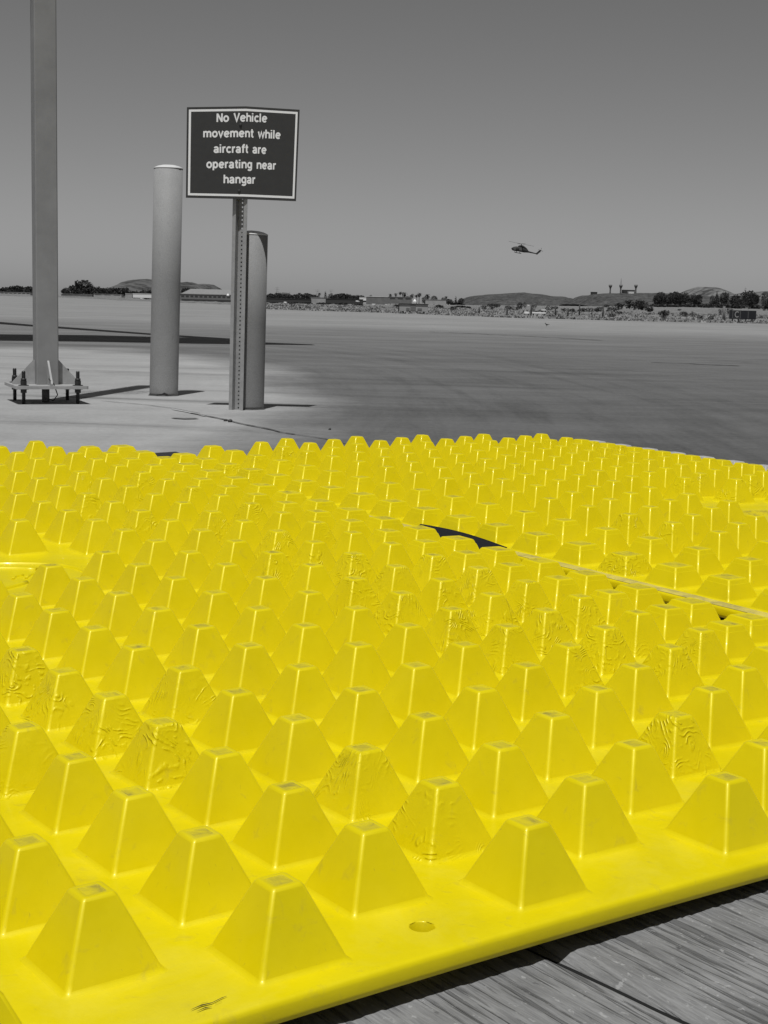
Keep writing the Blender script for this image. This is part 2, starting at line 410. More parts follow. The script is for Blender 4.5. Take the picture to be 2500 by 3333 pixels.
def stud_mesh(name, frac, mats, seed=0):
    b, tp, h0 = WB*H/2, (WB/2-TI)*H, HT*H; h = h0*frac
    half = lambda z: b-(b-tp)*z/h0
    prof = [(b+.0045, -.0006, .007), (b+.0020, .0005, .006), (b+.0002, .0017, .0055), (half(.0040), .0040, .005), (half(.010), .010, .0045)]
    if frac < .95:
        zs = h-.0105; prof += [(half(zs), zs, .004), (half(zs)-.0013, zs+.0006, .004), (half(h-.002)-.0013, h-.002, .0036)]; e = half(h)-.0013
    else:
        prof += [(half(h*.55), h*.55, .0042), (half(h-.003), h-.003, .0038)]; e = half(h)
    prof += [(e-.0006, h-.0008, .0036), (e-.0018, h-.0001, .0030), (e-.0032, h, .0022), (e-.0066, h, .0018), (e-.0074, h-.0007, .0018)]
    nc = 4; mb = MB(); L = len(prof); flatrows = set()
    for (hs, z, r) in prof:
        for q in range(4):
            cx, cy = [(1, 1), (-1, 1), (-1, -1), (1, -1)][q]
            for k in range(nc):
                a = math.pi/2*(q+k/(nc-1)); mb.v.append(Vector((cx*(hs-r)+r*math.cos(a), cy*(hs-r)+r*math.sin(a), z)))
    n = 4*nc
    rng = random.Random(seed)
    for k in range(L-1):
        steep = (prof[k+1][1]-prof[k][1]) > .004
        for i in range(n):
            side = (i % nc) == nc-1
            mi = 1 if k >= L-2 else 0
            mb.face((k*n+i, k*n+(i+1) % n, (k+1)*n+(i+1) % n, (k+1)*n+i), mi, not (side and steep))
    mb.face([(L-1)*n+i for i in range(n)], 1)
    return mb
STW = set([(1, 7), (1, 9), (1, 11), (1, 13), (0, 8), (0, 10), (0, 12), (2, 2), (2, 4), (2, 10), (5, 3), (6, 10), (6, 12), (6, 14), (7, 9), (7, 11), (7, 13), (7, 15), (7, 17), (7, 19),
           (8, 10), (8, 12), (8, 14), (8, 16), (8, 18), (8, 20), (6, 16), (7, 7), (8, 8), (6, 8), (7, 21), (7, 23), (6, 20), (8, 24), (7, 27), (8, 28), (8, 32), (7, 33), (6, 32), (7, 37), (8, 36), (6, 28)])
P = {}
for fr in (1.0, .78, .60):
    for w in (0, 1):
        P[(fr, w)] = stud_mesh('pyramid_stud', fr, None)
PMESH = {k: v.mesh('pyramid_stud', [MYW if k[1] else MY, MYD]) for k, v in P.items()}
MGST = grey('grey_worn_stud', .42, .15, 30, .5, .4)
def nrm(i, j, pan):
    a = mat_pt(i+.3, j, pan)-mat_pt(i-.3, j, pan); b = mat_pt(i, j+.6, pan)-mat_pt(i, j-.6, pan)
    A = a.normalized(); N = a.cross(b).normalized(); B = N.cross(A)
    return Matrix((A, B, N)).transposed()
def proj(p):
    d = p-CAM; w = d.dot(FW)
    return (1250+F*d.dot(RT)/w, 1666.5-F*d.dot(UP)/w, w)
def make_mat(pan, i0, i1, ie0, ie1, missing, label):
    root = empty('traction_mat', mat_pt((ie0+ie1)/2, 23, pan, -.022)); inv = Matrix.Translation(-root.location)
    tag(root, label, 'mat', 'yellow traction mats laid side by side')
    # sheet with rounded rim
    je0, je1 = -.43, 47.75
    hole = (1.31, .33) if pan == 1 else None
    ii = [ie0+(ie1-ie0)*k/44 for k in range(45)]; jj = [je0+(je1-je0)*k/100 for k in range(101)]
    if hole: ii = sorted(ii+[hole[0]-.11, hole[0]+.11]); jj = sorted(jj+[hole[1]-.22, hole[1]+.22])
    mb = MB(); ni, nj = len(ii), len(jj)
    r = .0065; di, dj = r/(PA*H), r/(PP*H)
    def P3(i, j, z): return inv @ mat_pt(i, j, pan, z)
    cl = lambda x, a, b, d: min(max(x, a+d), b-d)
    for i in ii:
        for j in jj: mb.v.append(P3(cl(i, ie0, ie1, di), cl(j, je0, je1, dj), 0))
    ring = None; cells = set()
    if hole:
        c0 = [k for k in range(ni-1) if ii[k] >= hole[0]-.1101 and ii[k+1] <= hole[0]+.1101]
        d0 = [k for k in range(nj-1) if jj[k] >= hole[1]-.2201 and jj[k+1] <= hole[1]+.2201]
        cells = {(a, b) for a in c0 for b in d0}
        a0, a1, b0, b1 = min(c0), max(c0)+1, min(d0), max(d0)+1
        loop = [(a, b0) for a in range(a0, a1)]+[(a1, b) for b in range(b0, b1)]+[(a, b1) for a in range(a1, a0, -1)]+[(a0, b) for b in range(b1, b0, -1)]
        lp = [a*nj+b for a, b in loop]; N = 24; cen = Vector(P3(hole[0], hole[1], 0)); rad = .0125
        rings = []
        for dz, rr in ((0, rad+.001), (-.001, rad), (-.022, rad)):
            rings.append(len(mb.v))
            for k in range(N):
                t = YAW+2*math.pi*(k+.5)/N+math.pi+math.pi/4; mb.v.append(cen+Vector((rr*math.cos(t), rr*math.sin(t), dz)))
        # bridge polygon loop to circle by angle
        import itertools
        ang = lambda v: math.atan2((mb.v[v]-cen).y, (mb.v[v]-cen).x)
        oa = sorted(lp, key=ang); ob = sorted([rings[0]+k for k in range(N)], key=ang)
        a = b = 0
        while a < len(oa) or b < len(ob):
            va, vb = oa[a % len(oa)], ob[b % len(ob)]
            na_ = ang(oa[(a+1) % len(oa)])+(2*math.pi if a+1 >= len(oa) else 0); nb_ = ang(ob[(b+1) % len(ob)])+(2*math.pi if b+1 >= len(ob) else 0)
            if b >= len(ob) or (a < len(oa) and na_ <= nb_): mb.face((va, oa[(a+1) % len(oa)], vb)); a += 1
            else: mb.face((va, ob[(b+1) % len(ob)], vb)); b += 1
        for q in range(2):
            for k in range(N): mb.face((rings[q]+k, rings[q]+(k+1) % N, rings[q+1]+(k+1) % N, rings[q+1]+k), 0, True)
    for a in range(ni-1):
        for b in range(nj-1):
            if (a, b) in cells: continue
            mb.face((a*nj+b, (a+1)*nj+b, (a+1)*nj+b+1, a*nj+b+1), 0, True)
    # rim
    bl = [(a, 0) for a in range(ni)]+[(ni-1, b) for b in range(1, nj)]+[(a, nj-1) for a in range(ni-2, -1, -1)]+[(0, b) for b in range(nj-2, 0, -1)]
    prev = [a*nj+b for a, b in bl]
    for (o, z) in ((.45, -.0008), (.80, -.0028), (1.0, -.0065), (1.02, -.016), (.96, -.0215), (.7, -.0225)):
        cur = []
        for a, b in bl:
            i, j = cl(ii[a], ie0, ie1, di), cl(jj[b], je0, je1, dj)
            oi = (-1 if a == 0 else 1 if a == ni-1 else 0)*di*o; oj = (-1 if b == 0 else 1 if b == nj-1 else 0)*dj*o
            cur.append(len(mb.v)); mb.v.append(P3(i+oi, j+oj, z))
        for k in range(len(bl)): mb.face((prev[k], cur[k], cur[(k+1) % len(bl)], prev[(k+1) % len(bl)]), 0, True)
        prev = cur
    sh = mb.build('base_sheet', MY, root, fix=False)
    # studs
    nodes = []
    for i in range(i0, i1+1):
        par = (i % 2) if pan == 1 else ((17+i-13) % 2)
        for j in range(par, 47, 2):
            if (i, j) in missing: continue
            e = min(i-i0, i1-i); fr = .60 if e == 0 else .78 if e == 1 else 1.0
            if pan == 1 and i-i0 < 2: fr = 1.0 if i-i0 > 1 else fr
            c = mat_pt(i+WB/2/PA, j+WB/2/PP, pan); x, y, w = proj(c)
            inside = -120 < x < 2620 and y < 3500
            wr = 1 if ((pan == 1 and (i, j) in STW) or (pan == 2 and (noise.noise((i*.31, j*.13, 4)) > .22))) else 0
            nodes.append((0 if inside else 1, w, i, j, fr, wr, c))
    nodes.sort(key=lambda q: (q[0], q[1]))
    rest = MB(); rest2 = []
    for k, (ins, w, i, j, fr, wr, c) in enumerate(nodes):
        R3 = nrm(i+.3, j+.6, pan)
        if k < 100 and ins == 0:
            o = bpy.data.objects.new('pyramid_stud', PMESH[(fr, wr)]); COL.objects.link(o); o.parent = root
            mt = R3.to_4x4(); mt.translation = c-root.location; o.matrix_basis = mt
        else:
            src = P[(fr, wr)]; b = len(rest.v); c2 = c-root.location
            rest.v += [R3 @ v+c2 for v in src.v]
            for f_, m_, s_ in zip(src.f, src.m, src.s): rest.face([b+q for q in f_], 3 if (pan == 2 and i == 24 and 28 < j) else 1 if m_ else (2 if wr else 0), s_)
    o = rest.build('pyramid_studs', [MY, MYD, MYW, MGST], root, fix=False); o['kind'] = 'stuff'
    return root
miss1 = {(i, j) for i in range(-3, 5) for j in range(23, 28)}
miss2 = {(i, j) for i in (17, 18) for j in range(16, 28)}|{(16, j) for j in range(16, 22)}|{(19, j) for j in range(14, 26)}
mat1 = make_mat(1, -3, 10, -3.35, 10.86, miss1, 'near yellow plastic mat of pyramid studs filling the lower left, its lip over the wood')
mat2 = make_mat(2, 11, 24, 10.74, 25.02, miss2, 'far yellow plastic mat of pyramid studs beyond the gap, reaching the right back')
def ridge(name, pan, pts, wid, hgt, mat, root):
    mb = MB(); n = len(pts); Q = [mat_pt(i, j, pan)-root.location for i, j in pts]
    for k, q in enumerate(Q):
        d = (Q[min(k+1, n-1)]-Q[max(0, k-1)]).normalized(); s_ = Vector((-d.y, d.x, 0))
        for o, z in ((-1, -.001), (-.7, hgt*.8), (-.3, hgt), (.3, hgt), (.7, hgt*.8), (1, -.001)): mb.v.append(q+s_*wid/2*o+Vector((0, 0, z)))
    for k in range(n-1):
        for t in range(5): mb.face((k*6+t, k*6+t+1, k*6+7+t, k*6+6+t), 0, True)
    for k in (0, n-1): mb.face([k*6+t for t in range(6)])
    return mb
def emboss(pan, ci, cj, root, mat):
    e = MB()
    def add(pts, w=.010, h=.004):
        m_ = ridge('', pan, pts, w, h, None, root); b = len(e.v); e.v += m_.v
        for f_, s_ in zip(m_.f, m_.s): e.face([b+q for q in f_], 0, s_)
    for rr, a0, a1 in ((2.0, -60, 250), (1.55, 20, 170), (1.2, 190, 330)):
        add([(ci+rr*math.cos(math.radians(a)), cj+rr*1.25*math.sin(math.radians(a))) for a in range(a0, a1, 8)], .013, .005)
    rg = random.Random(3)
    for k in range(12):
        i, j = ci+rg.uniform(-1.3, 1.3), cj+rg.uniform(-1.6, 1.6); a = rg.choice((0, 0, 1.57, .8)); l = rg.uniform(.15, .45)
        add([(i+l*math.cos(a)*t/4, j+l*2*math.sin(a)*t/4+.12*math.sin(t)) for t in range(5)], .008, .0035)
    o = e.build('raised_emblem', mat, root)
    return o
emboss(1, 2.5, 25.0, mat1, MY)
emboss(2, 17.9, 22.6, mat2, MYD)
# dusty worn flange of the far mat along the gap
k_ = NT('dusty_yellow_flange', .7, .25); k_.col(k_.ramp(k_.noise(k_.pos(), 22, 6, .7, .5), [(.32, (.36, .31, .10)), (.52, (.56, .47, .11)), (.70, (.70, .60, .09))]))
mb = MB()
for k in range(121):
    j = -.3+47.8*k/120
    for q, (i, z) in enumerate(((10.765, .0002), (10.80, .0016), (10.96+.018*noise.noise((k*.6, 0, 0)), .0016), (10.985, .0002))): mb.v.append(mat_pt(i, j, 2, z)-mat2.location)
    if k:
        for q in range(3): a = 4*(k-1)+q; mb.face((a, a+1, a+5, a+4), 0, True)
mb.build('worn_flange', k_.m, mat2, fix=False)
# black connector flap showing in the gap
mb = MB(); pr = []
for k in range(13):
    j = 22.6+(28.2-22.6)*k/12
    j = 21.9+(26.5-21.9)*k/12; e_ = .004*math.sin(math.pi*k/12); c = mat_pt(10.70, j, 1, .004); a = mat_pt(10.86, j, 1, .008+e_); d = mat_pt(10.98, j, 1, .020+e_*1.6); b = mat_pt(11.05, j, 1, .025+e_*1.8)
    pr.append(len(mb.v)); mb.v += [c, a, d, b, b-Vector((0, 0, .004)), d-Vector((0, 0, .004)), a-Vector((0, 0, .004)), c-Vector((0, 0, .004))]
for k in range(12):
    for t in range(8): mb.face((pr[k]+t, pr[k]+(t+1) % 8, pr[k+1]+(t+1) % 8, pr[k+1]+t), 0, t < 3)
mb.face([pr[0]+t for t in range(8)]); mb.face([pr[-1]+t for t in range(8)])
tag(mb.build('connector_strip', MBLK), 'glossy black rubber strip lying in the gap between the two yellow mats', 'strip')
mb = MB(); rg = random.Random(2)
for pix in ([(622, 3290), (655, 3276), (690, 3268), (722, 3252), (738, 3246)], [(640, 3296), (668, 3284), (690, 3281)], [(655, 3270), (676, 3266)], [(700, 3272), (722, 3262)]):
    Q = [G(px, py, HG-H)-mat1.location for px, py in pix]; b0 = len(mb.v)
    for k, q in enumerate(Q):
        w = .0010*(1 if 0 < k < len(Q)-1 else .2)*rg.uniform(.7, 1.3); mb.v += [q+Vector((0, w, .0012)), q+Vector((0, -w, .0012))]
        if k: mb.face((b0+2*k-2, b0+2*k-1, b0+2*k+1, b0+2*k))
mb.build('black_scuff', MBOLT, mat1, fix=False)
mb = MB(); L_ = [mat_pt(8.7+.28*k, 47.55, 1, -.018) for k in range(14)]; O_ = [mat_pt(8.7+.28*k, 49.3+.12*math.sin(k), 1, -.014) for k in range(14)]  # flat black band along the back edge of the near mat
mb.v = L_+O_+[v-Vector((0, 0, .004)) for v in L_+O_]
for k in range(13): mb.face((k, k+1, 15+k, 14+k)); mb.face((28+k, 42+k, 43+k, 29+k)); mb.face((14+k, 15+k, 43+k, 42+k)); mb.face((k, 28+k, 29+k, k+1))
mb.face((0, 14, 42, 28)); mb.face((13, 41, 55, 27))
tag(mb.build('edge_band', MBLK), 'thin black liner sticking out behind the far left edge of the near mat', 'band')
# ------------------------------------------------------------------ wooden deck under the mat
AX = Vector((math.cos(YAW), math.sin(YAW), 0)); BX = Vector((-math.sin(YAW), math.cos(YAW), 0))
WTOP = HG-H-.022-.021
g0 = G(1815, 3112, WTOP); g1 = G(2290, 3333, WTOP)
bdir = (g0-g1).normalized(); adir = Vector((bdir.y, -bdir.x, 0))
deck = empty('timber_deck', (g0.x, g0.y, 0)); tag(deck, 'weathered grey timber boards under the front lip of the near yellow mat', 'deck')
BW = .52
rg = random.Random(5)
for k in range(-3, 3):
    a0, a1 = k*BW+.004, (k+1)*BW-.004
    bm_ = MB(); NA, NB = 110, 130; L0, L1 = -1.1, 1.9
    tops = []
    for bI in range(NB+1):
        v = L0+(L1-L0)*bI/NB; row = []
        for aI in range(NA+1):
            u = a0+(a1-a0)*aI/NA; ed = min(u-a0, a1-u)
            groove = .0022*noise.noise((u*130, v*1.1, k))+.0016*noise.noise((u*42, v*.6, k+9))
            z = WTOP+groove-.011*max(0, 1-ed/.016)**2*(1+.5*noise.noise((v*9, k, 2)))
            p = g0+adir*u+bdir*v-deck.location; row.append(len(bm_.v)); bm_.v.append(Vector((p.x, p.y, z+(rg.uniform(-.0003, .0003)))))
        tops.append(row)
    for bI in range(NB):
        for aI in range(NA): bm_.face((tops[bI][aI], tops[bI][aI+1], tops[bI+1][aI+1], tops[bI+1][aI]), 0, True)
    loop = [tops[0][a] for a in range(NA+1)]+[tops[b][NA] for b in range(1, NB+1)]+[tops[NB][a] for a in range(NA-1, -1, -1)]+[tops[b][0] for b in range(NB-1, 0, -1)]
    low = []
    for q in loop: low.append(len(bm_.v)); v = bm_.v[q]; bm_.v.append(Vector((v.x, v.y, .004)))
    for q in range(len(loop)): bm_.face((loop[q], low[q], low[(q+1) % len(loop)], loop[(q+1) % len(loop)]))
    bm_.build('board', MWOOD, deck, fix=False)

mb = MB()
for k in range(-2, 3):  # near-black strips painted in for the shade between boards
    u = k*BW
    for t in range(61):
        v = -1.1+3.0*t/60; z = WTOP-.0095+.002*noise.noise((v*20, k, 0))
        for o in (-.0062, .0062): p = g0+adir*(u+o)+bdir*v-deck.location; mb.v.append(Vector((p.x, p.y, z)))
        if t: q = len(mb.v)-4; mb.face((q, q+1, q+3, q+2))
    mb.build('gap_shade', NT('gap_shade', .95, .05).m, deck, fix=False).data.materials[0].node_tree.nodes['Principled BSDF'].inputs['Base Color'].default_value = (.02, .02, .02, 1); mb = MB()
# ------------------------------------------------------------------ mast with bolted base
def rotz(a): return Matrix.Rotation(a, 3, 'Z')
pc = G(150, 1307); pc = Vector(((150-1250)/F*9.62*1.0, 9.58, 0))
pc = Vector((at(150, 1300, 9.58).x, 9.58, 0))
mast = empty('mast', pc); tag(mast, 'tall grey square steel mast on a bolted base plate at the left edge', 'mast')
TH = math.radians(23); RM = rotz(TH)
zp = .096; pt_ = .019
def hull(b, size, z0, z1, m=0, c=(0, 0), ch=0, lean=(0, 0)):
    h = size/2; pl = [(-h+ch, -h), (h-ch, -h), (h, -h+ch), (h, h-ch), (h-ch, h), (-h+ch, h), (-h, h-ch), (-h, -h+ch)] if ch else [(-h, -h), (h, -h), (h, h), (-h, h)]
    n = len(pl); k0 = len(b.v)
    for z in (z0, z1):
        for x, y in pl:
            q = RM @ Vector((x+c[0], y+c[1], 0)); b.v.append(Vector((q.x+lean[0]*z, q.y+lean[1]*z, z)))
    b.face([k0+i for i in range(n)][::-1], m); b.face([k0+n+i for i in range(n)], m)
    for i in range(n): b.face((k0+i, k0+(i+1) % n, k0+n+(i+1) % n, k0+n+i), m, False)
b = MB(); hull(b, .137, zp+pt_+.001, 5.6, ch=.006, lean=(-.001, 0)); b.build('pole', MPOLE, mast)
b = MB(); hull(b, .45, zp, zp+pt_, ch=.01); b.build('base_plate', MPLATE, mast)
for q in range(4):
    r = RM @ rotz(q*math.pi/2); d = r @ Vector((0, -1, 0)); s_ = r @ Vector((1, 0, 0))
    o = d*.0695; z0 = zp+pt_+.001
    b = MB(); b.prism([o-s_*.006+Vector((0, 0, z0)), o+d*.14-s_*.006+Vector((0, 0, z0)), o+d*.14-s_*.006+Vector((0, 0, z0+.012)), o+d*.012-s_*.006+Vector((0, 0, z0+.15)), o-s_*.006+Vector((0, 0, z0+.15))], s_*.012)
    b.build('gusset', MPLATE, mast)
    cpos = r @ Vector((-.168, -.168, 0))
    b = MB()
    def cyl(z0, z1, rad, n=6): b.tube([cpos+Vector((0, 0, z0)), cpos+Vector((0, 0, z1))], rad, n, sm=n > 8)
    cyl(0, zp+pt_+.09, .0102, 12)
    cyl(zp+pt_+.001, zp+pt_+.004, .033, 16); cyl(zp+pt_+.004, zp+pt_+.030, .0215); cyl(zp+pt_+.030, zp+pt_+.045, .017, 12)
    cyl(zp-.004, zp-.001, .033, 16); cyl(zp-.026, zp-.004, .021)
    for t in range(9): cyl(zp+pt_+.048+t*.0045, zp+pt_+.050+t*.0045, .0125, 12)
    for t in range(7): cyl(.008+t*.009, .011+t*.009, .0125, 12)
    b.build('anchor_bolt', MBOLT, mast)
b = MB(); b.tube([(0, -.01, .002), (0, -.01, zp-.002)], .024, 14); b.build('conduit', grey('conduit_steel', .12, .2, 10), mast)
b = MB(); b.tube([(.024, 0, .02), (.05, -.02, .012), (.08, -.03, .05), (.085, -.16, zp+.03), (.07, -.18, zp+.05), (.05, -.14, zp+.06)], .0035, 6); b.build('ground_wire', MBOLT, mast)
for t in range(6):  # added above the view to cast comb-like shadow lines on the ground
    b = MB(); a = RM @ Vector((1, 0, 0)); z = 2.75+t*.22
    b.tube([a*(-.28)+Vector((0, -.07, z)), a*.28+Vector((0, -.07, z))], .009, 6); b.build('shadow_rung', MPOLE, mast)

# ------------------------------------------------------------------ unseen canopy added at the upper left, outline shaped to cast the dark bands
ZC = 7.0; kk = Vector((-.060, -.357, 1))*ZC
canopy = empty('added_shade_canopy', (-10.5, 20, 0)); tag(canopy, 'large flat steel canopy added out of the picture at the left to shade the apron', 'canopy')
def roofpoly(name, pix, th=.12):
    b = MB(); P_ = [G(*p)+kk-canopy.location for p in pix]; b.prism(P_, (0, 0, th)); return b.build(name, MPLATE, canopy)
roofpoly('roof_panel', [(-420, 1106), (0, 1109), (300, 1112.5), (650, 1119), (860, 1122), (1022, 1123.5), (1015, 1121), (860, 1114.5), (750, 1107), (650, 1100), (300, 1091), (0, 1088), (-420, 1084)])
roofpoly('roof_beam', [(-300, 1034), (0, 1048), (105, 1057), (300, 1071), (486, 1085), (640, 1095), (750, 1102), (750, 1107), (600, 1098), (486, 1090), (300, 1077), (105, 1063), (0, 1055), (-300, 1041)])
for (x, y) in ((-9.0, 19.5), (-9.4, 30.)):
    b = MB(); b.tube([(x+10.5, y-20, 0), (x+10.5, y-20, ZC)], .15, 12); b.build('post', MPOLE, canopy)
b = MB(); b.box((1.4, 4.8, ZC-.2), (.3, 12, .3)); b.build('cross_beam', MPOLE, canopy)

# ------------------------------------------------------------------ bollards
def bollard(cx, cyD, base_py, rad, h, lean, label, mt=None):
    c = Vector((cx, cyD, 0)); t = empty('bollard', c); tag(t, label, 'bollard', 'steel bollards by the sign')
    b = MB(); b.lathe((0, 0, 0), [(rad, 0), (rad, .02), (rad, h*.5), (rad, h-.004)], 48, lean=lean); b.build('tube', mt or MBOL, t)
    b = MB(); b.lathe((0, 0, 0), [(rad-.001, h-.0035), (rad+.0015, h-.002), (rad+.001, h+.002), (rad*.93, h+.007), (rad*.75, h+.015), (rad*.45, h+.022), (rad*.1, h+.025)], 48, lean=lean); b.build('domed_cap', MCAP, t)
    # ragged grout line at the foot
    g = MB(); n = 60
    for i in range(n):
        a = 2*math.pi*i/n; r1 = rad+.003; r2 = rad+.010+.007*noise.noise((a*3, cx, 0)); z = .006+.004*noise.noise((a*5, cx, 3))
        g.v += [Vector((r1*math.cos(a), r1*math.sin(a), z)), Vector((r2*math.cos(a), r2*math.sin(a), .001))]
    for i in range(n): g.face((2*i, 2*i+1, 2*((i+1) % n)+1, 2*((i+1) % n)))
    g.build('grout_ring', MCRACK, t)
    return t
D1 = G(534, 1290).y
b1 = bollard(at(533, 1290, D1+.1).x, D1+.1, 0, .0985, 1.548, (.0165, 0), 'tall pale grey round steel bollard with domed top, left of the sign')
D2 = G(800, 1333).y
b2 = bollard(at(808, 1333, D2+.1).x, D2+.068, 0, .1005, 1.073, (.010, 0), 'short grey round steel bollard standing behind the sign post', MBOL2)
b = MB(); c = Vector((b1.location.x, b1.location.y-.0985, .0))
b.prism([c+Vector(p) for p in ((-.035, -.0015, .012), (-.005, -.0015, .006), (.03, -.0015, .004), (.045, -.0005, .014), (.018, -.0015, .026), (0, -.0015, .016))], (0, .004, 0))
o = b.build('chipped_spot', MBOLT); o.parent = b1; o.matrix_parent_inverse = Matrix.Translation(-b1.location)

# ------------------------------------------------------------------ sign
DS = G(768, 1335).y
def SP(px, py, d=0): return at(px, py, DS+d)
sg = empty('warning_sign', SP(768, 1335)); sg.location.z = 0; SL = sg.location
tag(sg, 'dark rectangular sign with white border and lettering on a perforated steel post', 'sign')
# U-channel post: open side to the camera
prof = [(-.0475, 0), (-.0475, -.003), (-.023, -.003), (-.021, .030), (.021, .030), (.023, -.003), (.0475, -.003), (.0475, 0), (.026, 0), (.0245, .033), (-.0245, .033), (-.026, 0)]
ang = math.radians(-17)
b = MB(); zt = SP(780, 600).z
zs = [0, zt*.33, zt*.66, zt]
topx = SP(783, 600).x-SL.x
# web with punched holes is its own part; flanges and side walls here
def ring(z, pr):
    out = []
    for x, y in pr:
        q = rotz(ang) @ Vector((x, y, 0)); out.append(Vector((q.x+topx*z/zt, q.y, z)))
    return out
for half in (0, 1):
    pr = [(-.0475, .000), (-.0475, -.003), (-.0255, -.003), (-.0235, .037), (-.0235, .040), (-.0265, .040), (-.0285, 0)]
    if half: pr = [(-x, y) for x, y in pr][::-1]
    b = MB()
    A_ = ring(0, pr); B_ = ring(zt, pr); n = len(pr); b.v = A_+B_
    for i in range(n): b.face((i, (i+1) % n, n+(i+1) % n, n+i))
    b.face(range(n)); b.face(range(n, 2*n)); b.build('post_flange', MGALV, sg)
b = MB(); step = .0254*1.0; nh = int(zt/step); wv = .0233
for k in range(nh):
    z0, z1 = k*step, (k+1)*step; zc = (z0+z1)/2; r = .0052; N = 12
    def q3(x, z, y=.037):
        q = rotz(ang) @ Vector((x, y, 0)); return Vector((q.x+topx*z/zt, q.y, z))
    base = len(b.v); cor = [(-wv, z0), (wv, z0), (wv, z1), (-wv, z1)]
    for x, z in cor: b.v.append(q3(x, z))
    for yy in (.037, .040):
        for i in range(N):
            a = -3*math.pi/4+2*math.pi*i/N; b.v.append(q3(r*math.cos(a), zc+r*math.sin(a)*1.05, yy))
    for i in range(N):
        c0 = base+(i*4//N); b.face((c0, base+4+(i+1) % N, base+4+i))
        b.face((base+4+i, base+4+(i+1) % N, base+4+N+(i+1) % N, base+4+N+i))
        if ((i+1)*4//N) != (i*4//N): b.face((c0, base+((i+1)*4//N) % 4, base+4+(i+1) % N))
b.build('perforated_web', MGALV, sg, fix=False)
# bent plate: left half flat, right half folded back a touch
TL, TM, TR = (608.5, 348.8), (800, 346), (975.6, 357); BL, BM, BR = (605, 643.6), (795, 648), (963.6, 655)
def sp(u, v, d=0):          # u,v in 0..1 over the plate
    if u < .5: t = u*2; a = Vector(TL).lerp(Vector(TM), t); c = Vector(BL).lerp(Vector(BM), t); dep = -.022
    else: t = (u-.5)*2; a = Vector(TM).lerp(Vector(TR), t); c = Vector(BM).lerp(Vector(BR), t); dep = -.022+.012*t
    q = a.lerp(c, v); bow = .004*math.sin(u*math.pi)
    return SP(q.x, q.y, dep-.004+bow*0+d)-SL
def panel(b, u0, v0, u1, v1, off, n=8, thick=None):
    base = len(b.v)
    for k in range(n+1):
        u = u0+(u1-u0)*k/n
        b.v += [sp(u, v0, off), sp(u, v1, off)]
    for k in range(n): b.face((base+2*k, base+2*k+1, base+2*k+3, base+2*k+2))
b = MB(); n = 16
for off in (0, .003):
    for k in range(n+1): b.v += [sp(k/n, 0, off), sp(k/n, 1, off)]
m_ = 2*(n+1)
for k in range(n):
    i = 2*k; b.face((i, i+1, i+3, i+2)); b.face((m_+i, m_+i+2, m_+i+3, m_+i+1)); b.face((i, i+2, m_+i+2, m_+i)); b.face((i+1, m_+i+1, m_+i+3, i+3))
b.face((0, m_, m_+1, 1)); b.face((2*n, 2*n+1, m_+2*n+1, m_+2*n))
b.build('sign_plate', MSIGN, sg)
def uvof(px, py):           # region-7 pixels (2.765x, origin 500,300) to plate u,v
    X, Y = 500+px/2.765, 300+py/2.765
    u, v = .5, .5
    for _ in range(20):
        def f(u, v):
            if u < .5: t = u*2; a = Vector(TL).lerp(Vector(TM), t); c = Vector(BL).lerp(Vector(BM), t)
            else: t = (u-.5)*2; a = Vector(TM).lerp(Vector(TR), t); c = Vector(BM).lerp(Vector(BR), t)
            return a.lerp(c, v)
        q = f(u, v); e = 1e-4; du = (f(u+e, v)-q)/e; dv = (f(u, v+e)-q)/e; r = Vector((X, Y))-q
        det = du.x*dv.y-du.y*dv.x; u += (r.x*dv.y-r.y*dv.x)/det; v += (du.x*r.y-du.y*r.x)/det
    return u, v
MREF = grey('white_reflective', .93, .02, 60, .5, .3)
ci = [uvof(*p) for p in ((316, 153), (1297, 178), (1266, 958), (310, 932))]; co = [uvof(*p) for p in ((334, 173), (1276, 196), (1246, 938), (328, 912))]
u0, v0 = .017, .026; u1, v1 = .983, .972; bw, bh = .0185, .024
b = MB(); panel(b, u0, v0, u1, v0+bh, -.0006, 14); panel(b, u0, v1-bh, u1, v1, -.0006, 14); panel(b, u0, v0+bh, u0+bw, v1-bh, -.0006, 1); panel(b, u1-bw, v0+bh, u1, v1-bh, -.0006, 1)
b.build('white_border', MREF, sg, fix=False)
def arc_(cx, cy, rx, ry, a0, a1, n=12): return [(cx+rx*math.cos(math.radians(a0+(a1-a0)*k/n)), cy+ry*math.sin(math.radians(a0+(a1-a0)*k/n))) for k in range(n+1)]
XH = .53
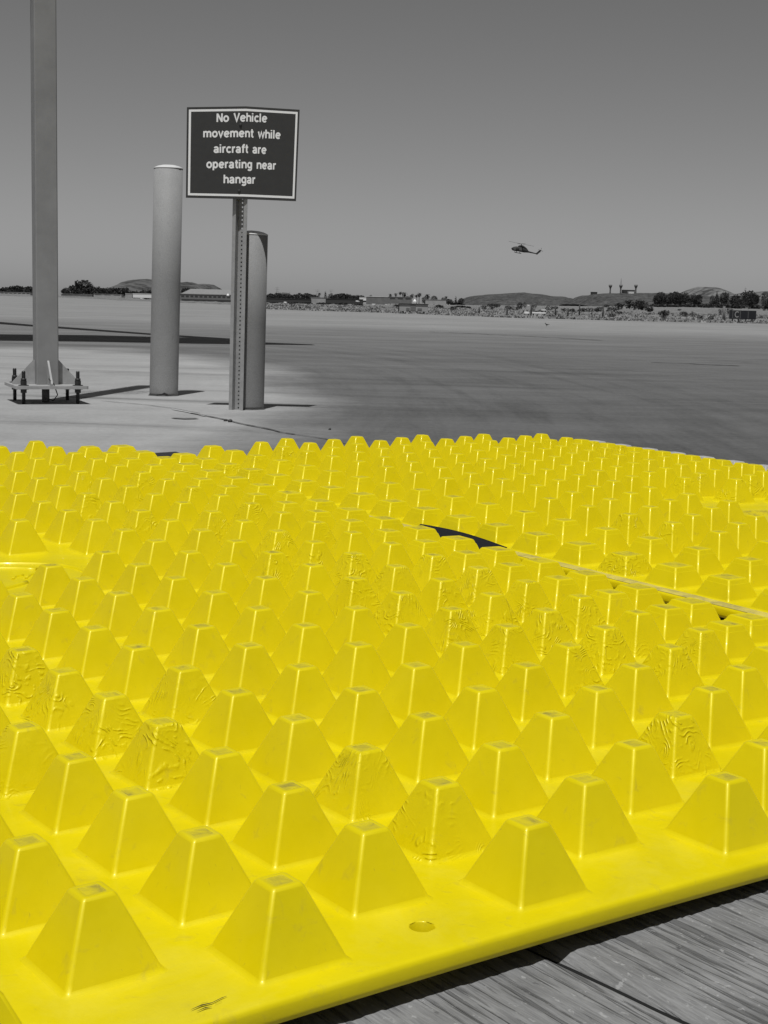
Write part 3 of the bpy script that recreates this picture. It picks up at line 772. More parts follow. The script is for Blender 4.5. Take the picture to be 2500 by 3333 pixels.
GL = {   # grotesque bold letters as centre lines: (strokes, advance)
 'N': ([[(.08, 0), (.08, .72)], [(.08, .70), (.50, .02)], [(.50, 0), (.50, .72)]], .58),
 'V': ([[(.04, .72), (.27, .03), (.50, .72)]], .54),
 'o': ([arc_(.27, .265, .195, .215, 0, 360, 26)], .54),
 'e': ([[(.09, .275), (.455, .275)], arc_(.27, .265, .195, .215, 3, 318, 22)], .53),
 'c': ([arc_(.27, .265, .195, .215, 42, 318, 20)], .49),
 'n': ([[(.09, 0), (.09, XH)], arc_(.27, .33, .175, .145, 175, 0)+[(.445, 0)]], .53),
 'm': ([[(.09, 0), (.09, XH)], arc_(.245, .34, .15, .135, 175, 0)+[(.395, 0)], arc_(.55, .34, .15, .135, 175, 0)+[(.70, 0)]], .79),
 'h': ([[(.09, 0), (.09, .72)], arc_(.27, .33, .175, .145, 175, 0)+[(.445, 0)]], .53),
 'i': ([[(.08, 0), (.08, XH)], [(.08, .61), (.08, .72)]], .16+.05),
 'l': ([[(.08, 0), (.08, .72)]], .21),
 'r': ([[(.09, 0), (.09, XH)], arc_(.26, .31, .17, .165, 175, 85, 6)+[(.32, .47)]], .35),
 't': ([[(.15, .69), (.15, .16)]+arc_(.25, .15, .10, .095, 180, 270, 5)+[(.30, .055)], [(.02, .48), (.30, .48)]], .33),
 'f': ([[(.14, 0), (.14, .56)]+arc_(.24, .57, .10, .10, 180, 90, 5)+[(.31, .67)], [(.02, .48), (.29, .48)]], .31),
 'v': ([[(.05, XH), (.245, .03), (.44, XH)]], .49),
 'w': ([[(.05, XH), (.19, .03), (.345, .50), (.50, .03), (.64, XH)]], .69),
 'a': ([arc_(.235, .36, .165, .12, 165, 0, 9)+[(.40, .10), (.43, .0)], arc_(.225, .155, .155, .11, 40, 335, 16), [(.40, .29), (.26, .27)]], .52),
 'p': ([[(.09, XH), (.09, -.19)], arc_(.275, .265, .175, .215, 0, 360, 24)], .54),
 'g': ([arc_(.255, .275, .175, .205, 0, 360, 24), [(.44, XH), (.44, -.03)]+arc_(.255, -.03, .185, .115, 0, -150, 10)], .54),
}
def textline(s_, x0, x1, ybase, hgt, parent):
    V, Fc = [], []; cx = 0; SW = .076; nst = 0
    for ch_ in s_:
        if ch_ == ' ': cx += .40; continue
        st, adv = GL[ch_]
        for pl in st:
            nst += 1; n = len(pl); closed = (Vector(pl[0])-Vector(pl[-1])).length < 1e-4
            for k, p in enumerate(pl):
                p = Vector(p); a = Vector(pl[k-1]) if k else (Vector(pl[-2]) if closed else p); c = Vector(pl[k+1]) if k < n-1 else (Vector(pl[1]) if closed else p)
                d1 = (p-a).normalized() if (p-a).length > 1e-6 else (c-p).normalized(); d2 = (c-p).normalized() if (c-p).length > 1e-6 else d1
                n1 = Vector((-d1.y, d1.x)); n2 = Vector((-d2.y, d2.x)); m = (n1+n2).normalized(); L_ = min(SW/max(.35, m.dot(n1)), SW*1.9)
                V += [(cx+p.x+m.x*L_, p.y+m.y*L_, nst), (cx+p.x-m.x*L_, p.y-m.y*L_, nst)]
                if k: q = len(V)-4; Fc.append((q, q+1, q+3, q+2))
        cx += adv+.035
    xs = [v[0] for v in V]; a, c = min(xs), max(xs)
    (ua, va), (ub, vb) = uvof(x0, ybase[0]), uvof(x1, ybase[1]); b = MB()
    for x, y, k in V:
        t = (x-a)/(c-a); b.v.append(sp(ua+(ub-ua)*t, va+(vb-va)*t-y*hgt, -.0008-.00006*(k % 4)))
    for f_ in Fc: b.face(f_)
    return b.build('lettering', MREF, parent, fix=False)
ch = .0925/.72
for s_, x0, x1, y0, y1 in (('No Vehicle', 566, 1022, 268, 272), ('movement while', 446, 1143, 406, 421), ('aircraft are', 540, 1016, 545, 556), ('operating near', 474, 1100, 682, 697), ('hangar', 629, 914, 819, 824)):
    textline(s_, x0, x1, (y0, y1), ch*1.0, sg)
for (px, py) in ((783, 293), (770, 888)):
    u, v = uvof(px, py); c = sp(u, v, -.001); b = MB()
    b.tube([c, c+Vector((0, -.004, 0)), c+Vector((0, -.0065, 0))], [.0085, .0080, .0045], 12); b.build('bolt_head', MDARK, sg)

# ------------------------------------------------------------------ airfield signs, stakes and clutter by the infield edge
def tz(px, D):
    x = (px-1250)/F*D; return Vector((x, D, terrain(x, D)))
def lateral(w, D): return w/F*D
def aspot(px, py):               # ground point under a pixel, on the terrain beyond the apron
    lo, hi = 30, 1400
    for _ in range(50):
        m = (lo+hi)/2; z = terrain((px-1250)/F*m, m); q = 0
        y = 1666.5-F*(Vector(((px-1250)/F*m, m, z))-CAM).dot(UP)/((Vector(((px-1250)/F*m, m, z))-CAM).dot(FW))
        if y > py: lo = m
        else: hi = m
    return lo
def blackboard():
    D = 86.; p = Vector((at(2416, 1040, D).x, D, 0)); p.z = terrain(p.x, D)
    t = empty('taxiway_sign', p); tag(t, 'black airfield sign box with a pale framed letter C on its left end', 'sign')
    w, h = 85.*D/F, 28.*D/F; z0 = at(2416, 1039, D).z-p.z
    b = MB(); b.box((0, 0, z0+h/2), (w, .25, h)); b.build('cabinet', MBLK, t)
    for x in (-.55, -.2, .2, .55):
        b = MB(); b.tube([(x, 0, -.05), (x, 0, z0)], .03, 8); b.build('leg', MDARK, t)
    fr = MB()
    def bar(xa, xb, za, zb, y=-.129): fr.box(((xa+xb)/2, y, (za+zb)/2), (abs(xb-xa), .006, abs(zb-za)))
    xl = -w/2; s_ = w/337.
    bar(xl+35*s_, xl+41*s_, z0+.04, z0+h-.04); bar(xl+130*s_, xl+137*s_, z0+.04, z0+h-.02); bar(xl+41*s_, xl+130*s_, z0+h-.05, z0+h-.035); bar(xl+41*s_, xl+130*s_, z0+.035, z0+.05)
    bar(xl+232*s_, xl+238*s_, z0+.06, z0+h-.04)
    fr.build('panel_lines', grey('faded_sign_line', .14, .1, 3), t)
    cu = bpy.data.curves.new('t', 'FONT'); cu.body = 'C'; cu.size = h*.98; cu.offset = .006; ob = bpy.data.objects.new('t', cu); COL.objects.link(ob)
    dg = bpy.context.evaluated_depsgraph_get(); me = bpy.data.meshes.new_from_object(ob.evaluated_get(dg)); bpy.data.objects.remove(ob); bpy.data.curves.remove(cu)
    for v in me.vertices: x, y = v.co.x, v.co.y; v.co = Vector((xl+60*s_+x*.72, -.135, z0+.10+y))
    me.materials.append(grey('sign_letter', .30, .1, 3)); o = bpy.data.objects.new('lettering', me); COL.objects.link(o); o.parent = t
blackboard()
def paleboard():
    D = 88.; p = Vector((at(1346, 1016, D).x, D, 0)); p.z = terrain(p.x, D)
    t = empty('airfield_sign', p); tag(t, 'pale grey airfield sign box seen from behind at the far apron edge', 'sign')
    w, h = 92.*D/F, 22.*D/F; z0 = at(1346, 1013, D).z-p.z
    b = MB(); b.box((0, 0, z0+h/2), (w, .2, h)); b.build('cabinet', MBLD, t)
    b = MB(); b.box((0, 0, z0+h+.02), (w+.06, .3, .04)); b.box((-w/2-.04, 0, z0+h/2), (.07, .26, h)); b.build('edge_trim', MBOLT, t)
    b = MB(); b.box((-.03, -.11, z0+h/2+.0), (.32, .02, h*.8)); b.box((-.33, -.11, z0+.12), (.2, .02, .14)); b.box((.35, -.11, z0+.12), (.26, .02, .12)); b.build('access_panel', MBLD2, t)
    for x in (-.6, -.2, .2, .6):
        b = MB(); b.tube([(x, 0, -.05), (x, 0, z0)], .04, 8); b.build('leg', MDARK, t)
paleboard()
# marker posts along the edge
first = None
for k, (px, top, bot, lb) in enumerate([(1559, 1000, 1024, 'thin post at the right end of the pale gap left of the white barriers'), (1650, 1000, 1026, 'dark fence post just left of the white barriers'), (1728, 992, 1028, 'dark fence post rising from the white barriers'), (1807, 996, 1030, 'fence post just right of the long white barrier'),
        (1848, 1002, 1030, 'short leaning post between the white barrier and the scrub'), (1885, 992, 1032, 'tall fence post left of the big dark bush'), (1962, 996, 1034, 'fence post below the big dark bush'), (2355, 998, 1044, 'pale thick post just left of the black letter sign')]):
    D = 92.; p = Vector((at(px, bot, D).x, D, 0)); p.z = terrain(p.x, D)
    hh = (bot-top)*D/F; b = MB(); r = .045 if k != 7 else .09
    b.tube([(0, 0, -.05), (.01, 0, hh*.5), (0, 0, hh)], [r, r*.95, r*.9], 8)
    o = b.build('fence_post', MDARK if k != 7 else MBLD2); o.location = p; tag(o, lb, 'post', 'posts along the far apron edge')
def barrier(px0, px1, py0, py1, D, lb, end=True):
    c = at((px0+px1)/2, py1, D); t = empty('barrier', (c.x, D, terrain(c.x, D))); tag(t, lb, 'barrier', 'low white barriers at the infield edge')
    w = (px1-px0)*D/F; z1 = at(1250+(px0+px1)/2-1250, py0, D).z-t.location.z; h = (py1-py0)*D/F
    b = MB(); b.box((0, 0, z1-h*.3), (w, .12, h*.6)); b.tube([(-w/2, 0, z1-h*.15), (w/2, 0, z1-h*.15)], h*.28, 8); b.build('beam', MWHITE, t)
    for x in (-w*.4, w*.4):
        b = MB(); b.box((x, 0, (z1-h*.6)/2-.02), (.07, .22, z1-h*.6+.04)); b.build('foot', MDARK, t)
barrier(1706, 1722, 1016, 1024, 93, 'short white barrier, leftmost of the row by the dark fence post')
barrier(1732, 1776, 1017, 1023, 93, 'long white barrier right of the dark fence post')
barrier(1762, 1777, 1008, 1012, 110, 'small pale barrier behind the long white one')

# low dark scrub: individual bushes and trees
def crown(n, blobs, leaf, seed, flat=1.0):
    rg = random.Random(seed); b = MB(); tot = sum(q[3]*q[4]*q[5] for q in blobs)
    for (cx, cy, cz, rx, ry, rz) in blobs:
        k = int(n*rx*ry*rz/tot)+6
        for _ in range(k):
            v = Vector((rg.gauss(0, 1), rg.gauss(0, 1), rg.gauss(0, 1))).normalized()*rg.uniform(.35, 1)**.45
            c = Vector((cx+v.x*rx, cy+v.y*ry, cz+v.z*rz)); s_ = leaf*rg.uniform(.5, 1.3)
            a = Vector((rg.gauss(0, 1), rg.gauss(0, 1), rg.gauss(0, 1)*flat)).normalized(); d = a.orthogonal().normalized(); e = a.cross(d)
            i = len(b.v); b.v += [c+d*s_, c+e*s_*.8, c-d*s_*.9, c-e*s_*.7+a*s_*.3]; b.face((i, i+1, i+2, i+3))
    return b
def tree(kind, px, top, wid, D, label, cat='tree', base=None, mat=None, grp='trees beyond the airfield'):
    p = tz(px, D); s_ = D/F; wid = wid*((1.6 if px < 1200 else 1.35) if kind == 'broadleaf_tree' else 1.6 if kind == 'palm_tree' else 1.15)
    zt_ = at(px, top, D).z-p.z
    if base is not None: p.z = at(px, base, D).z; zt_ = at(px, top, D).z-p.z
    w = wid*s_; h = max(zt_, .3); t = empty(kind, p); tag(t, label, cat, grp); sd = int(px*7+top)
    rg = random.Random(sd)
    if kind == 'palm_tree':
        b = MB(); b.tube([(0, 0, -.3), (w*.04*rg.uniform(-1, 1), 0, h*.5), (0, 0, h-w*.4)], [w*.06, w*.045, w*.04], 6); b.build('trunk', MBARK, t)
        b = MB(); cz = h-w*.42
        for k in range(34):
            a = rg.uniform(0, 6.28); el = rg.uniform(-.9, 1.3); L = w*.52; pts = []
            for q in range(5):
                u = q/4; e_ = el-u*u*1.0; pts.append(Vector((math.cos(a)*math.cos(e_)*L*u, math.sin(a)*math.cos(e_)*L*u, cz+math.sin(e_)*L*u)))
            sd_ = Vector((-math.sin(a), math.cos(a), 0))
            i = len(b.v)
            for q, pp in enumerate(pts): ww = w*.06*(1-q/5)+w*.01; b.v += [pp+sd_*ww, pp-sd_*ww-Vector((0, 0, w*.02))]
            for q in range(4): b.face((i+2*q, i+2*q+1, i+2*q+3, i+2*q+2))
        b.build('crown', mat or MLEAF, t); return t
    if kind == 'bush':
        bl = [(rg.uniform(-.3, .3)*w, 0, h*rg.uniform(.35, .55), w*.24, w*.2, h*.4) for _ in range(4)]+[(0, 0, h*.5, w*.34, w*.28, h*.48)]
        b = crown(260, bl, w*.05, sd); b.build('foliage', mat or MLEAF, t)
        b = MB(); b.tube([(0, 0, -.05), (0, 0, h*.5)], [w*.03, w*.015], 6); b.build('stem', MBARK, t); return t
    if kind == 'cypress_tree':
        bl = [(0, 0, h*(.2+.15*k), w*.5*(1-.15*k), w*.5*(1-.15*k), h*.16) for k in range(5)]
        b = crown(420, bl, w*.09, sd); b.build('crown', mat or MLEAF, t)
        b = MB(); b.tube([(0, 0, -.3), (0, 0, h*.8)], [w*.09, w*.03], 6); b.build('trunk', MBARK, t); return t
    nb = 7; bl = [(0, 0, h*.56, w*.38, w*.34, h*.40)]
    for k in range(nb):
        a = 6.28*k/nb+rg.uniform(-.3, .3); bl.append((math.cos(a)*w*.29, math.sin(a)*w*.25, h*rg.uniform(.28, .78), w*rg.uniform(.13, .24), w*.18, h*rg.uniform(.14, .22)))
    b = crown(900 if wid > 30 else 560, bl, w*.05, sd); b.build('crown', mat or MLEAF, t)
    b = MB(); b.tube([(0, 0, -.4), (w*.02, 0, h*.25), (0, 0, h*.55)], [w*.055, w*.04, w*.03], 7)
    for k in range(4):
        a = 1.57*k+.4; b.tube([(w*.01, 0, h*.28), (math.cos(a)*w*.2, math.sin(a)*w*.16, h*.55)], [w*.025, w*.012], 5)
    b.build('trunk', MBARK, t); return t
T = 'broadleaf_tree'; PM = 'palm_tree'; CY = 'cypress_tree'; BU = 'bush'
A0 = 'tree'
LIST = [
 (T, 18, 934, 44, 1250, 'dark tree at the far left edge of the photo'), (T, 50, 928, 36, 1230, 'round-topped tree between the left edge and the mast'), (T, 88, 931, 34, 1210, 'tree just left of the steel mast'),
 (T, 207, 935, 22, 1350, 'small tree just right of the steel mast'), (PM, 221, 927, 7, 1400, 'thin palm just right of the steel mast'),
 (T, 243, 925, 40, 1250, 'left shoulder tree of the tallest clump right of the mast'), (T, 268, 908, 46, 1230, 'tallest dark tree right of the steel mast'), (T, 300, 931, 30, 1260, 'tree on the right flank of the tallest tree'),
 (PM, 314, 929, 8, 1400, 'thin palm between the tallest tree and the mountain'), (T, 330, 936, 36, 1290, 'first tree of the low row before the mountain'), (T, 358, 935, 38, 1290, 'middle tree of the low row before the mountain'), (T, 386, 935, 34, 1290, 'last tree of the low row before the mountain'), (CY, 404, 930, 10, 1270, 'narrow dark tree at the left foot of the mountain'),
 (CY, 436, 940, 8, 1300, 'left of three narrow trees before the mountain'), (CY, 455, 935, 9, 1300, 'middle of three narrow trees before the mountain'), (CY, 472, 936, 12, 1300, 'right of three narrow trees before the mountain'), (T, 428, 947, 36, 1310, 'low dark tree behind the white shed'), (T, 466, 944, 46, 1310, 'wide dark tree behind the white shed'), (T, 505, 942, 30, 1310, 'tree half hidden behind the tall bollard'),
 (T, 598, 932, 32, 1420, 'dark tree behind the left end of the hangar roof'), (T, 622, 935, 22, 1420, 'small tree over the hangar roof, second from left'), (T, 668, 934, 24, 1420, 'dark tree over the middle of the hangar roof'), (T, 701, 936, 14, 1420, 'small tree over the right half of the hangar roof'), (T, 748, 940, 14, 1400, 'tree just left of the sign post'),
 (T, 868, 953, 26, 1300, 'tree just right of the short bollard'), (T, 888, 951, 26, 1300, 'second tree right of the short bollard'), (T, 912, 955, 30, 1290, 'low tree under the first lattice tower'), (CY, 929, 948, 8, 1300, 'narrow tree right of the first lattice tower'), (T, 945, 957, 24, 1300, 'low tree right of the narrow tree'), (T, 960, 951, 22, 1300, 'tree left of the gap before the double tower'),
 (T, 985, 952, 28, 1300, 'tree in the middle of the dark row'), (T, 1008, 957, 26, 1290, 'low tree left of the second lattice tower'), (PM, 1025, 950, 8, 1320, 'small palm left of the second lattice tower'), (CY, 1044, 944, 13, 1280, 'tallest narrow tree right of the second lattice tower'), (T, 1062, 952, 18, 1300, 'tree left of the third lattice tower'), (T, 1080, 955, 26, 1300, 'tree under the third lattice tower'),
 (T, 1103, 953, 32, 1290, 'wide tree right of the third lattice tower'), (T, 1122, 956, 26, 1290, 'tree between the wide tree and the flat-roofed building'), (T, 1147, 958, 24, 1270, 'tree left of the white roofs'), (T, 1160, 960, 26, 1260, 'round dark tree at the white roofs'), (T, 1191, 958, 12, 1300, 'small tree behind the left end of the flat-roofed building'),
 (PM, 1254, 953, 10, 1150, 'leftmost palm of the row right of the flat-roofed building'), (PM, 1271, 951, 9, 1150, 'second palm of the row'), (PM, 1285, 946, 9, 1150, 'third palm of the row, slim and tall'), (PM, 1298, 946, 14, 1150, 'fourth palm of the row, broad and tall'), (T, 1308, 961, 22, 1160, 'low tree between the palms'), (PM, 1321, 951, 14, 1150, 'fifth palm of the row'), (PM, 1338, 955, 9, 1150, 'low palm beside the sixth palm'), (PM, 1346, 949, 12, 1150, 'sixth palm of the row'), (PM, 1373, 953, 14, 1100, 'last palm of the row before the gap'),
 (T, 1364, 963, 18, 1120, 'tree at the foot of the last palm'), (T, 1394, 960, 22, 1150, 'flat-topped tree right of the last palm'), (T, 1424, 966, 14, 1150, 'small tree left of the pair'), (PM, 1433, 961, 9, 1150, 'small palm left of the long hill'), (T, 1440, 972, 30, 1100, 'low tree at the left foot of the long hill'), (CY, 1464, 963, 10, 1100, 'dark narrow tree at the left end of the long hill'), (T, 1482, 968, 18, 1120, 'low tree where the long hill begins'),
 (T, 2112, 958, 24, 760, 'leftmost tree of the big right-hand grove'), (T, 2124, 947, 36, 770, 'second tree of the right-hand grove'), (T, 2146, 956, 28, 750, 'low tree inside the right-hand grove'), (T, 2170, 945, 42, 770, 'largest tree of the right-hand grove'), (T, 2184, 952, 34, 755, 'dark tree behind the largest one of the grove'), (T, 2203, 947, 28, 770, 'right edge tree of the grove'),
 (T, 2230, 952, 26, 770, 'left one of the two joined trees before the round hill'), (T, 2246, 955, 24, 770, 'right one of the two joined trees before the round hill'), (T, 2290, 956, 18, 770, 'slim tree right of the round hill'), (CY, 2305, 947, 20, 770, 'tall column tree right of the round hill'), (T, 2329, 945, 30, 790, 'arching tree right of the column tree'), (T, 2366, 956, 34, 800, 'tree left of the tallest right-hand tree'), (T, 2376, 972, 36, 760, 'low tree in front of the tall clump'),
 (CY, 2395, 929, 13, 800, 'tallest narrow tree above the letter sign'), (T, 2410, 942, 46, 805, 'broad tree around the tallest narrow tree'), (T, 2424, 950, 34, 770, 'dark tree right above the letter sign'), (T, 2464, 945, 30, 850, 'grey tree right of the letter sign'), (T, 2488, 952, 30, 850, 'grey tree at the right edge of the photo'),
]
for (k, px, top, wd, D, lb) in LIST:
    tree(k, px, top, wd, D, lb, mat=(MLEAF2 if px > 2450 or (1394 <= px <= 1440) else None), cat='palm' if k == PM else 'tree')
BL = [(1412, 991, 34, 190), (1482, 994, 50, 200), (1505, 998, 28, 190), (1556, 990, 22, 180), (1583, 997, 16, 170), (1634, 993, 26, 185), (1672, 982, 28, 210), (1690, 978, 16, 260), (1716, 995, 14, 150), (1816, 1001, 16, 150), (1842, 1002, 20, 150), (1872, 1001, 30, 160), (1898, 1000, 26, 160), (1925, 1000, 34, 165), (1990, 984, 36, 240), (2040, 972, 74, 260), (2068, 976, 46, 255), (2085, 992, 40, 200), (2142, 1008, 44, 120), (2205, 1011, 18, 115), (2228, 1010, 18, 115), (2318, 1000, 20, 150), (2348, 996, 26, 170), (2482, 1006, 22, 120), (2140, 1024, 18, 96), (2252, 1026, 24, 96), (2290, 1027, 20, 96), (1968, 1024, 26, 95), (880, 984, 30, 300), (935, 983, 44, 310), (985, 984, 40, 300), (1040, 985, 50, 290), (1100, 985, 46, 280), (1150, 988, 36, 260), (1275, 990, 24, 200), (2110, 990, 60, 690), (2160, 992, 60, 690), (2215, 990, 60, 690), (2268, 988, 56, 690), (2322, 988, 60, 690), (2376, 990, 60, 690), (2428, 990, 60, 690), (2478, 988, 56, 690)]
names = ['left edge', 'left half', 'middle', 'right half']
for n_, (px, top, wd, D) in enumerate(BL):
    nb_ = min(BL, key=lambda q: abs(q[0]-2040))
    if n_ >= 35: lb = "hedge bush under %s" % ["the left end of the right-hand grove", "the largest tree of the grove", "the right end of the grove", "the gap right of the joined trees", "the column tree", "the low tree left of the letter sign", "the tall tree above the letter sign", "the grey trees at the right edge"][n_-35]
    elif px < 1170: lb = ['low dark bush just right of the short bollard', 'wide low bush under the left lattice tower', 'wide low bush in the middle of the dark row', 'wide low bush under the double towers', 'low bush left of the pale shed row', 'low bush right before the flat-roofed building'][n_-28]
    else:
        ref = min([(1346, 'the pale sign box'), (1742, 'the white barriers'), (1900, 'the tall fence post'), (2040, 'the big dark thicket'), (2170, 'the right-hand grove'), (2416, 'the black letter sign')], key=lambda q: abs(q[0]-px))
        side = 'left of' if px < ref[0]-14 else 'right of' if px > ref[0]+14 else 'right by'
        same = sorted([q[0] for q in BL if q[0] >= 1170 and min([(1346, 0), (1742, 0), (1900, 0), (2040, 0), (2170, 0), (2416, 0)], key=lambda r: abs(r[0]-q[0]))[0] == ref[0] and ('left of' if q[0] < ref[0]-14 else 'right of' if q[0] > ref[0]+14 else 'right by') == side], key=lambda v: abs(v-ref[0]))
        lb = '%s dark scrub bush %s %s' % (['nearest', 'second', 'third', 'fourth', 'fifth', 'sixth', 'seventh', 'eighth', 'ninth'][same.index(px)], side, ref[1])
    tree(BU, px, top, wd, D, lb, 'bush', grp='bushes on the infield')
rg = random.Random(21); proto = None
for k in range(30):
    px = rg.uniform(1395, 2500); D = rg.choice((130, 170, 230, 320, 420))*rg.uniform(.85, 1.15); w = rg.uniform(14, 34); top = horizon(px)+rg.uniform(-8, 6)
    p = tz(px, D); zz = at(px, top+rg.uniform(6, 10), D).z
    if proto is None:
        b = crown(240, [(0, 0, .45, .5, .4, .42), (.3, 0, .3, .3, .3, .28), (-.35, .1, .35, .28, .25, .3)], .07, 99); proto = b.build('scrub_clump', MLEAF, fix=False); o = proto
    else: o = proto.copy(); COL.objects.link(o)
    s1 = w*D/F; o.location = p; o.scale = (s1, s1, s1*rg.uniform(.35, .6)); o.rotation_euler = (0, 0, rg.uniform(0, 6))
    tag(o, 'small dark scrub clump scattered on the pale infield beyond the apron', 'bush', 'small scrub clumps on the infield')
# weeds and rubble on the infield as one mass
rg = random.Random(11); b = MB()
for _ in range(5200):
    px = rg.uniform(850, 2560); de = interp(EDD, px); D = de+1.5+rg.random()**1.6*95; x = (px-1250)/F*D; z = terrain(x, D)
    s_ = rg.uniform(.05, .2)*(.6+D/180); hh = s_*rg.uniform(.3, .9)
    for q in range(3):
        a = rg.uniform(0, 6.28); c = Vector((x+rg.uniform(-s_, s_), D+rg.uniform(-s_, s_), z-.02)); d = Vector((math.cos(a), math.sin(a), 0))*s_*.6
        i = len(b.v); b.v += [c-d, c+d, c+Vector((rg.uniform(-.3, .3)*s_, 0, hh))]; b.face((i, i+1, i+2), rg.choice((0, 1, 1, 2)))
o = b.build('dry_weeds', [MSCRUB, grey('straw', .42, .2, 2), MBLD2], fix=False); tag(o, 'patchy dry weeds and rubble along the far side of the apron', 'weeds', kind='stuff')

# ------------------------------------------------------------------ hills (real depth)
def hill(name, prof, D, depth, mat, rough, base_off=4):
    mb = MB(); xs = []; n = 160; x0, x1 = prof[0][0], prof[-1][0]
    m2 = 26
    for i in range(n+1):
        px = x0+(x1-x0)*i/n; top = interp(prof, px)
        for k in range(m2+1):
            t = k/m2; d = D+depth*(t-.5)*2; x = (px-1250)/F*D*(1+.0*t)
            zt_ = at(px, top, D).z; zb = terrain(x, d)-2
            sh = math.sin(math.pi*t)**.7
            nz = noise.noise((x*rough, d*rough, D))+.5*noise.noise((x*rough*2.7, d*rough*2.7, D))
            mb.v.append(Vector((x, d, zb+(zt_-zb)*sh*(1+.12*nz*(1 if k != m2//2 else .45)))))
    for i in range(n):
        for k in range(m2): a = i*(m2+1)+k; mb.face((a, a+m2+1, a+m2+2, a+1), 0, True)
    o = mb.build(name, mat, fix=False); tag(o, kind='structure'); return o
MFAR = hill_mat('far_mountain', .098, .004); MMESA = hill_mat('scrub_hill', .088, .06); MDIST = hill_mat('pale_hill', .17, .004)
hill('hills', [(386, 950), (400, 931), (428, 919), (440, 911), (460, 908), (492, 911), (520, 918), (545, 924), (575, 918), (598, 915), (622, 923), (650, 921), (666, 922), (684, 932), (698, 944), (712, 960)], 5200, 700, MFAR, .004)
hill('hills', [(1470, 985), (1490, 976), (1510, 965), (1560, 959), (1620, 957), (1660, 956), (1690, 954), (1722, 957), (1750, 963), (1790, 965), (1815, 974), (1860, 973), (1930, 978)], 1900, 300, MMESA, .02)
hill('hills', [(1840, 990), (1866, 974), (1880, 964), (1896, 958), (1930, 956), (1985, 954.5), (2060, 954), (2110, 953), (2180, 958), (2240, 962), (2320, 966), (2420, 972), (2600, 980)], 1500, 200, MMESA, .02)
hill('hills', [(2195, 958), (2225, 944), (2245, 937), (2265, 933), (2285, 934), (2305, 942), (2330, 955)], 5200, 500, MDIST, .004)
hill('hills', [(2330, 960), (2400, 950), (2450, 946), (2500, 950), (2600, 955)], 3800, 400, MDIST, .004)
hill('hills', [(880, 965), (905, 952), (925, 954), (940, 965)], 2200, 60, MMESA, .03)

# ------------------------------------------------------------------ far buildings and structures
def bld(name, cat, px0, px1, top, base, D, label, roof=None, wall=MBLD, windows=0, roofmat=MROOF, dpt=12, stripe=False):
    c = (px0+px1)/2; z0 = at(c, base, D).z; p = Vector((at(c, base, D).x, D+dpt/2, z0)); t = empty(name, p); tag(t, label, cat)
    w = (px1-px0)*D/F; h = at(c, top, D).z-z0; rh = h*.0 if roof is None else roof*h; wh = h-rh
    b = MB(); b.box((0, 0, wh/2-.5), (w, dpt, wh+1)); b.build('wall', wall, t)
    b = MB(); rt = max(.25, h*.04)
    if rh: b.prism([(-w/2-.3, -dpt/2-.3, wh), (w/2+.3, -dpt/2-.3, wh), (w/2*.72, -dpt*.05, wh+rh), (-w/2*.72, -dpt*.05, wh+rh)], (0, dpt*.1, .01)); b.prism([(-w/2-.3, dpt/2, wh), (w/2+.3, dpt/2, wh), (w/2+.3, -dpt/2-.25, wh+.02), (-w/2-.3, -dpt/2-.25, wh+.02)], (0, 0, rt))
    else: b.box((0, 0, h+rt/2), (w+.4, dpt+.4, rt))
    b.build('roof', roofmat, t)
    for k in range(windows):
        b = MB(); ww = w/windows*.66; b.box((-w/2+w*(k+.5)/windows, -dpt/2-.03, wh*.72), (ww, .08, wh*.2)); b.build('window', MDARK, t)
    if stripe:
        b = MB(); b.box((0, -dpt/2-.04, wh*.2), (w*.96, .06, wh*.34)); b.build('door', MDARK, t)
    return t
bld('hangar', 'hangar', 588, 765, 941, 984, 1000, 'long low hangar with pale roof and window row left of the sign post', .42, MBLD2, 12, dpt=30, stripe=True)
bld('shed', 'shed', 433, 520, 957, 965, 1100, 'long white shed partly behind the tall bollard', None, MWHITE, 0, MWHITE, dpt=10)
bld('shed', 'shed', 408, 430, 957, 966, 1150, 'small pale shed left of the long white shed', None, MBLD, 0, MWHITE, dpt=8)
bld('house', 'house', 1192, 1262, 966, 986, 1000, 'flat-roofed grey building with bright roof edge left of the palms', None, MBLD2, 0, MWHITE, dpt=14)
bld('house', 'house', 1240, 1340, 967, 984, 1050, 'wide grey building under the palm row', None, MBLD2, 4, MROOF, dpt=14)
bld('house', 'house', 1170, 1192, 968, 974, 1200, 'small white-roofed house left of the flat-roofed building', None, MWHITE, 0, MWHITE, dpt=8)
bld('house', 'house', 2030, 2066, 944, 954, 1500, 'dark flat building on the hill between the pillars', None, MDARK, 0, MROOF, dpt=12)
bld('house', 'house', 2046, 2064, 949, 955, 1485, 'small white shed in front of the dark hilltop building', None, MWHITE, 0, MWHITE, dpt=8)
bld('house', 'house', 1926, 1944, 951, 957, 1480, 'small dark hut alone on the left end of the hill', None, MDARK, 0, MDARK, dpt=8)
bld('shed', 'shed', 1385, 1452, 976, 986, 1050, 'low pale shed right of the last palm', None, MBLD, 0, MROOF, dpt=10)
bld('shed', 'shed', 862, 1010, 973, 985, 900, 'long dark low shed behind the field right of the bollards', None, MDARK, 0, MDARK, dpt=12)
bld('shed', 'shed', 1012, 1060, 969, 983, 905, 'pale shed breaking the long dark row', None, MBLD, 0, MROOF, dpt=10)
bld('shed', 'shed', 1062, 1180, 974, 986, 900, 'dark low shed left of the flat-roofed building', None, MDARK, 0, MDARK, dpt=12)
bld('shed', 'shed', 200, 300, 958, 963, 1100, 'low pale wall-like shed under the tallest tree', None, MBLD2, 5, MROOF, dpt=8)
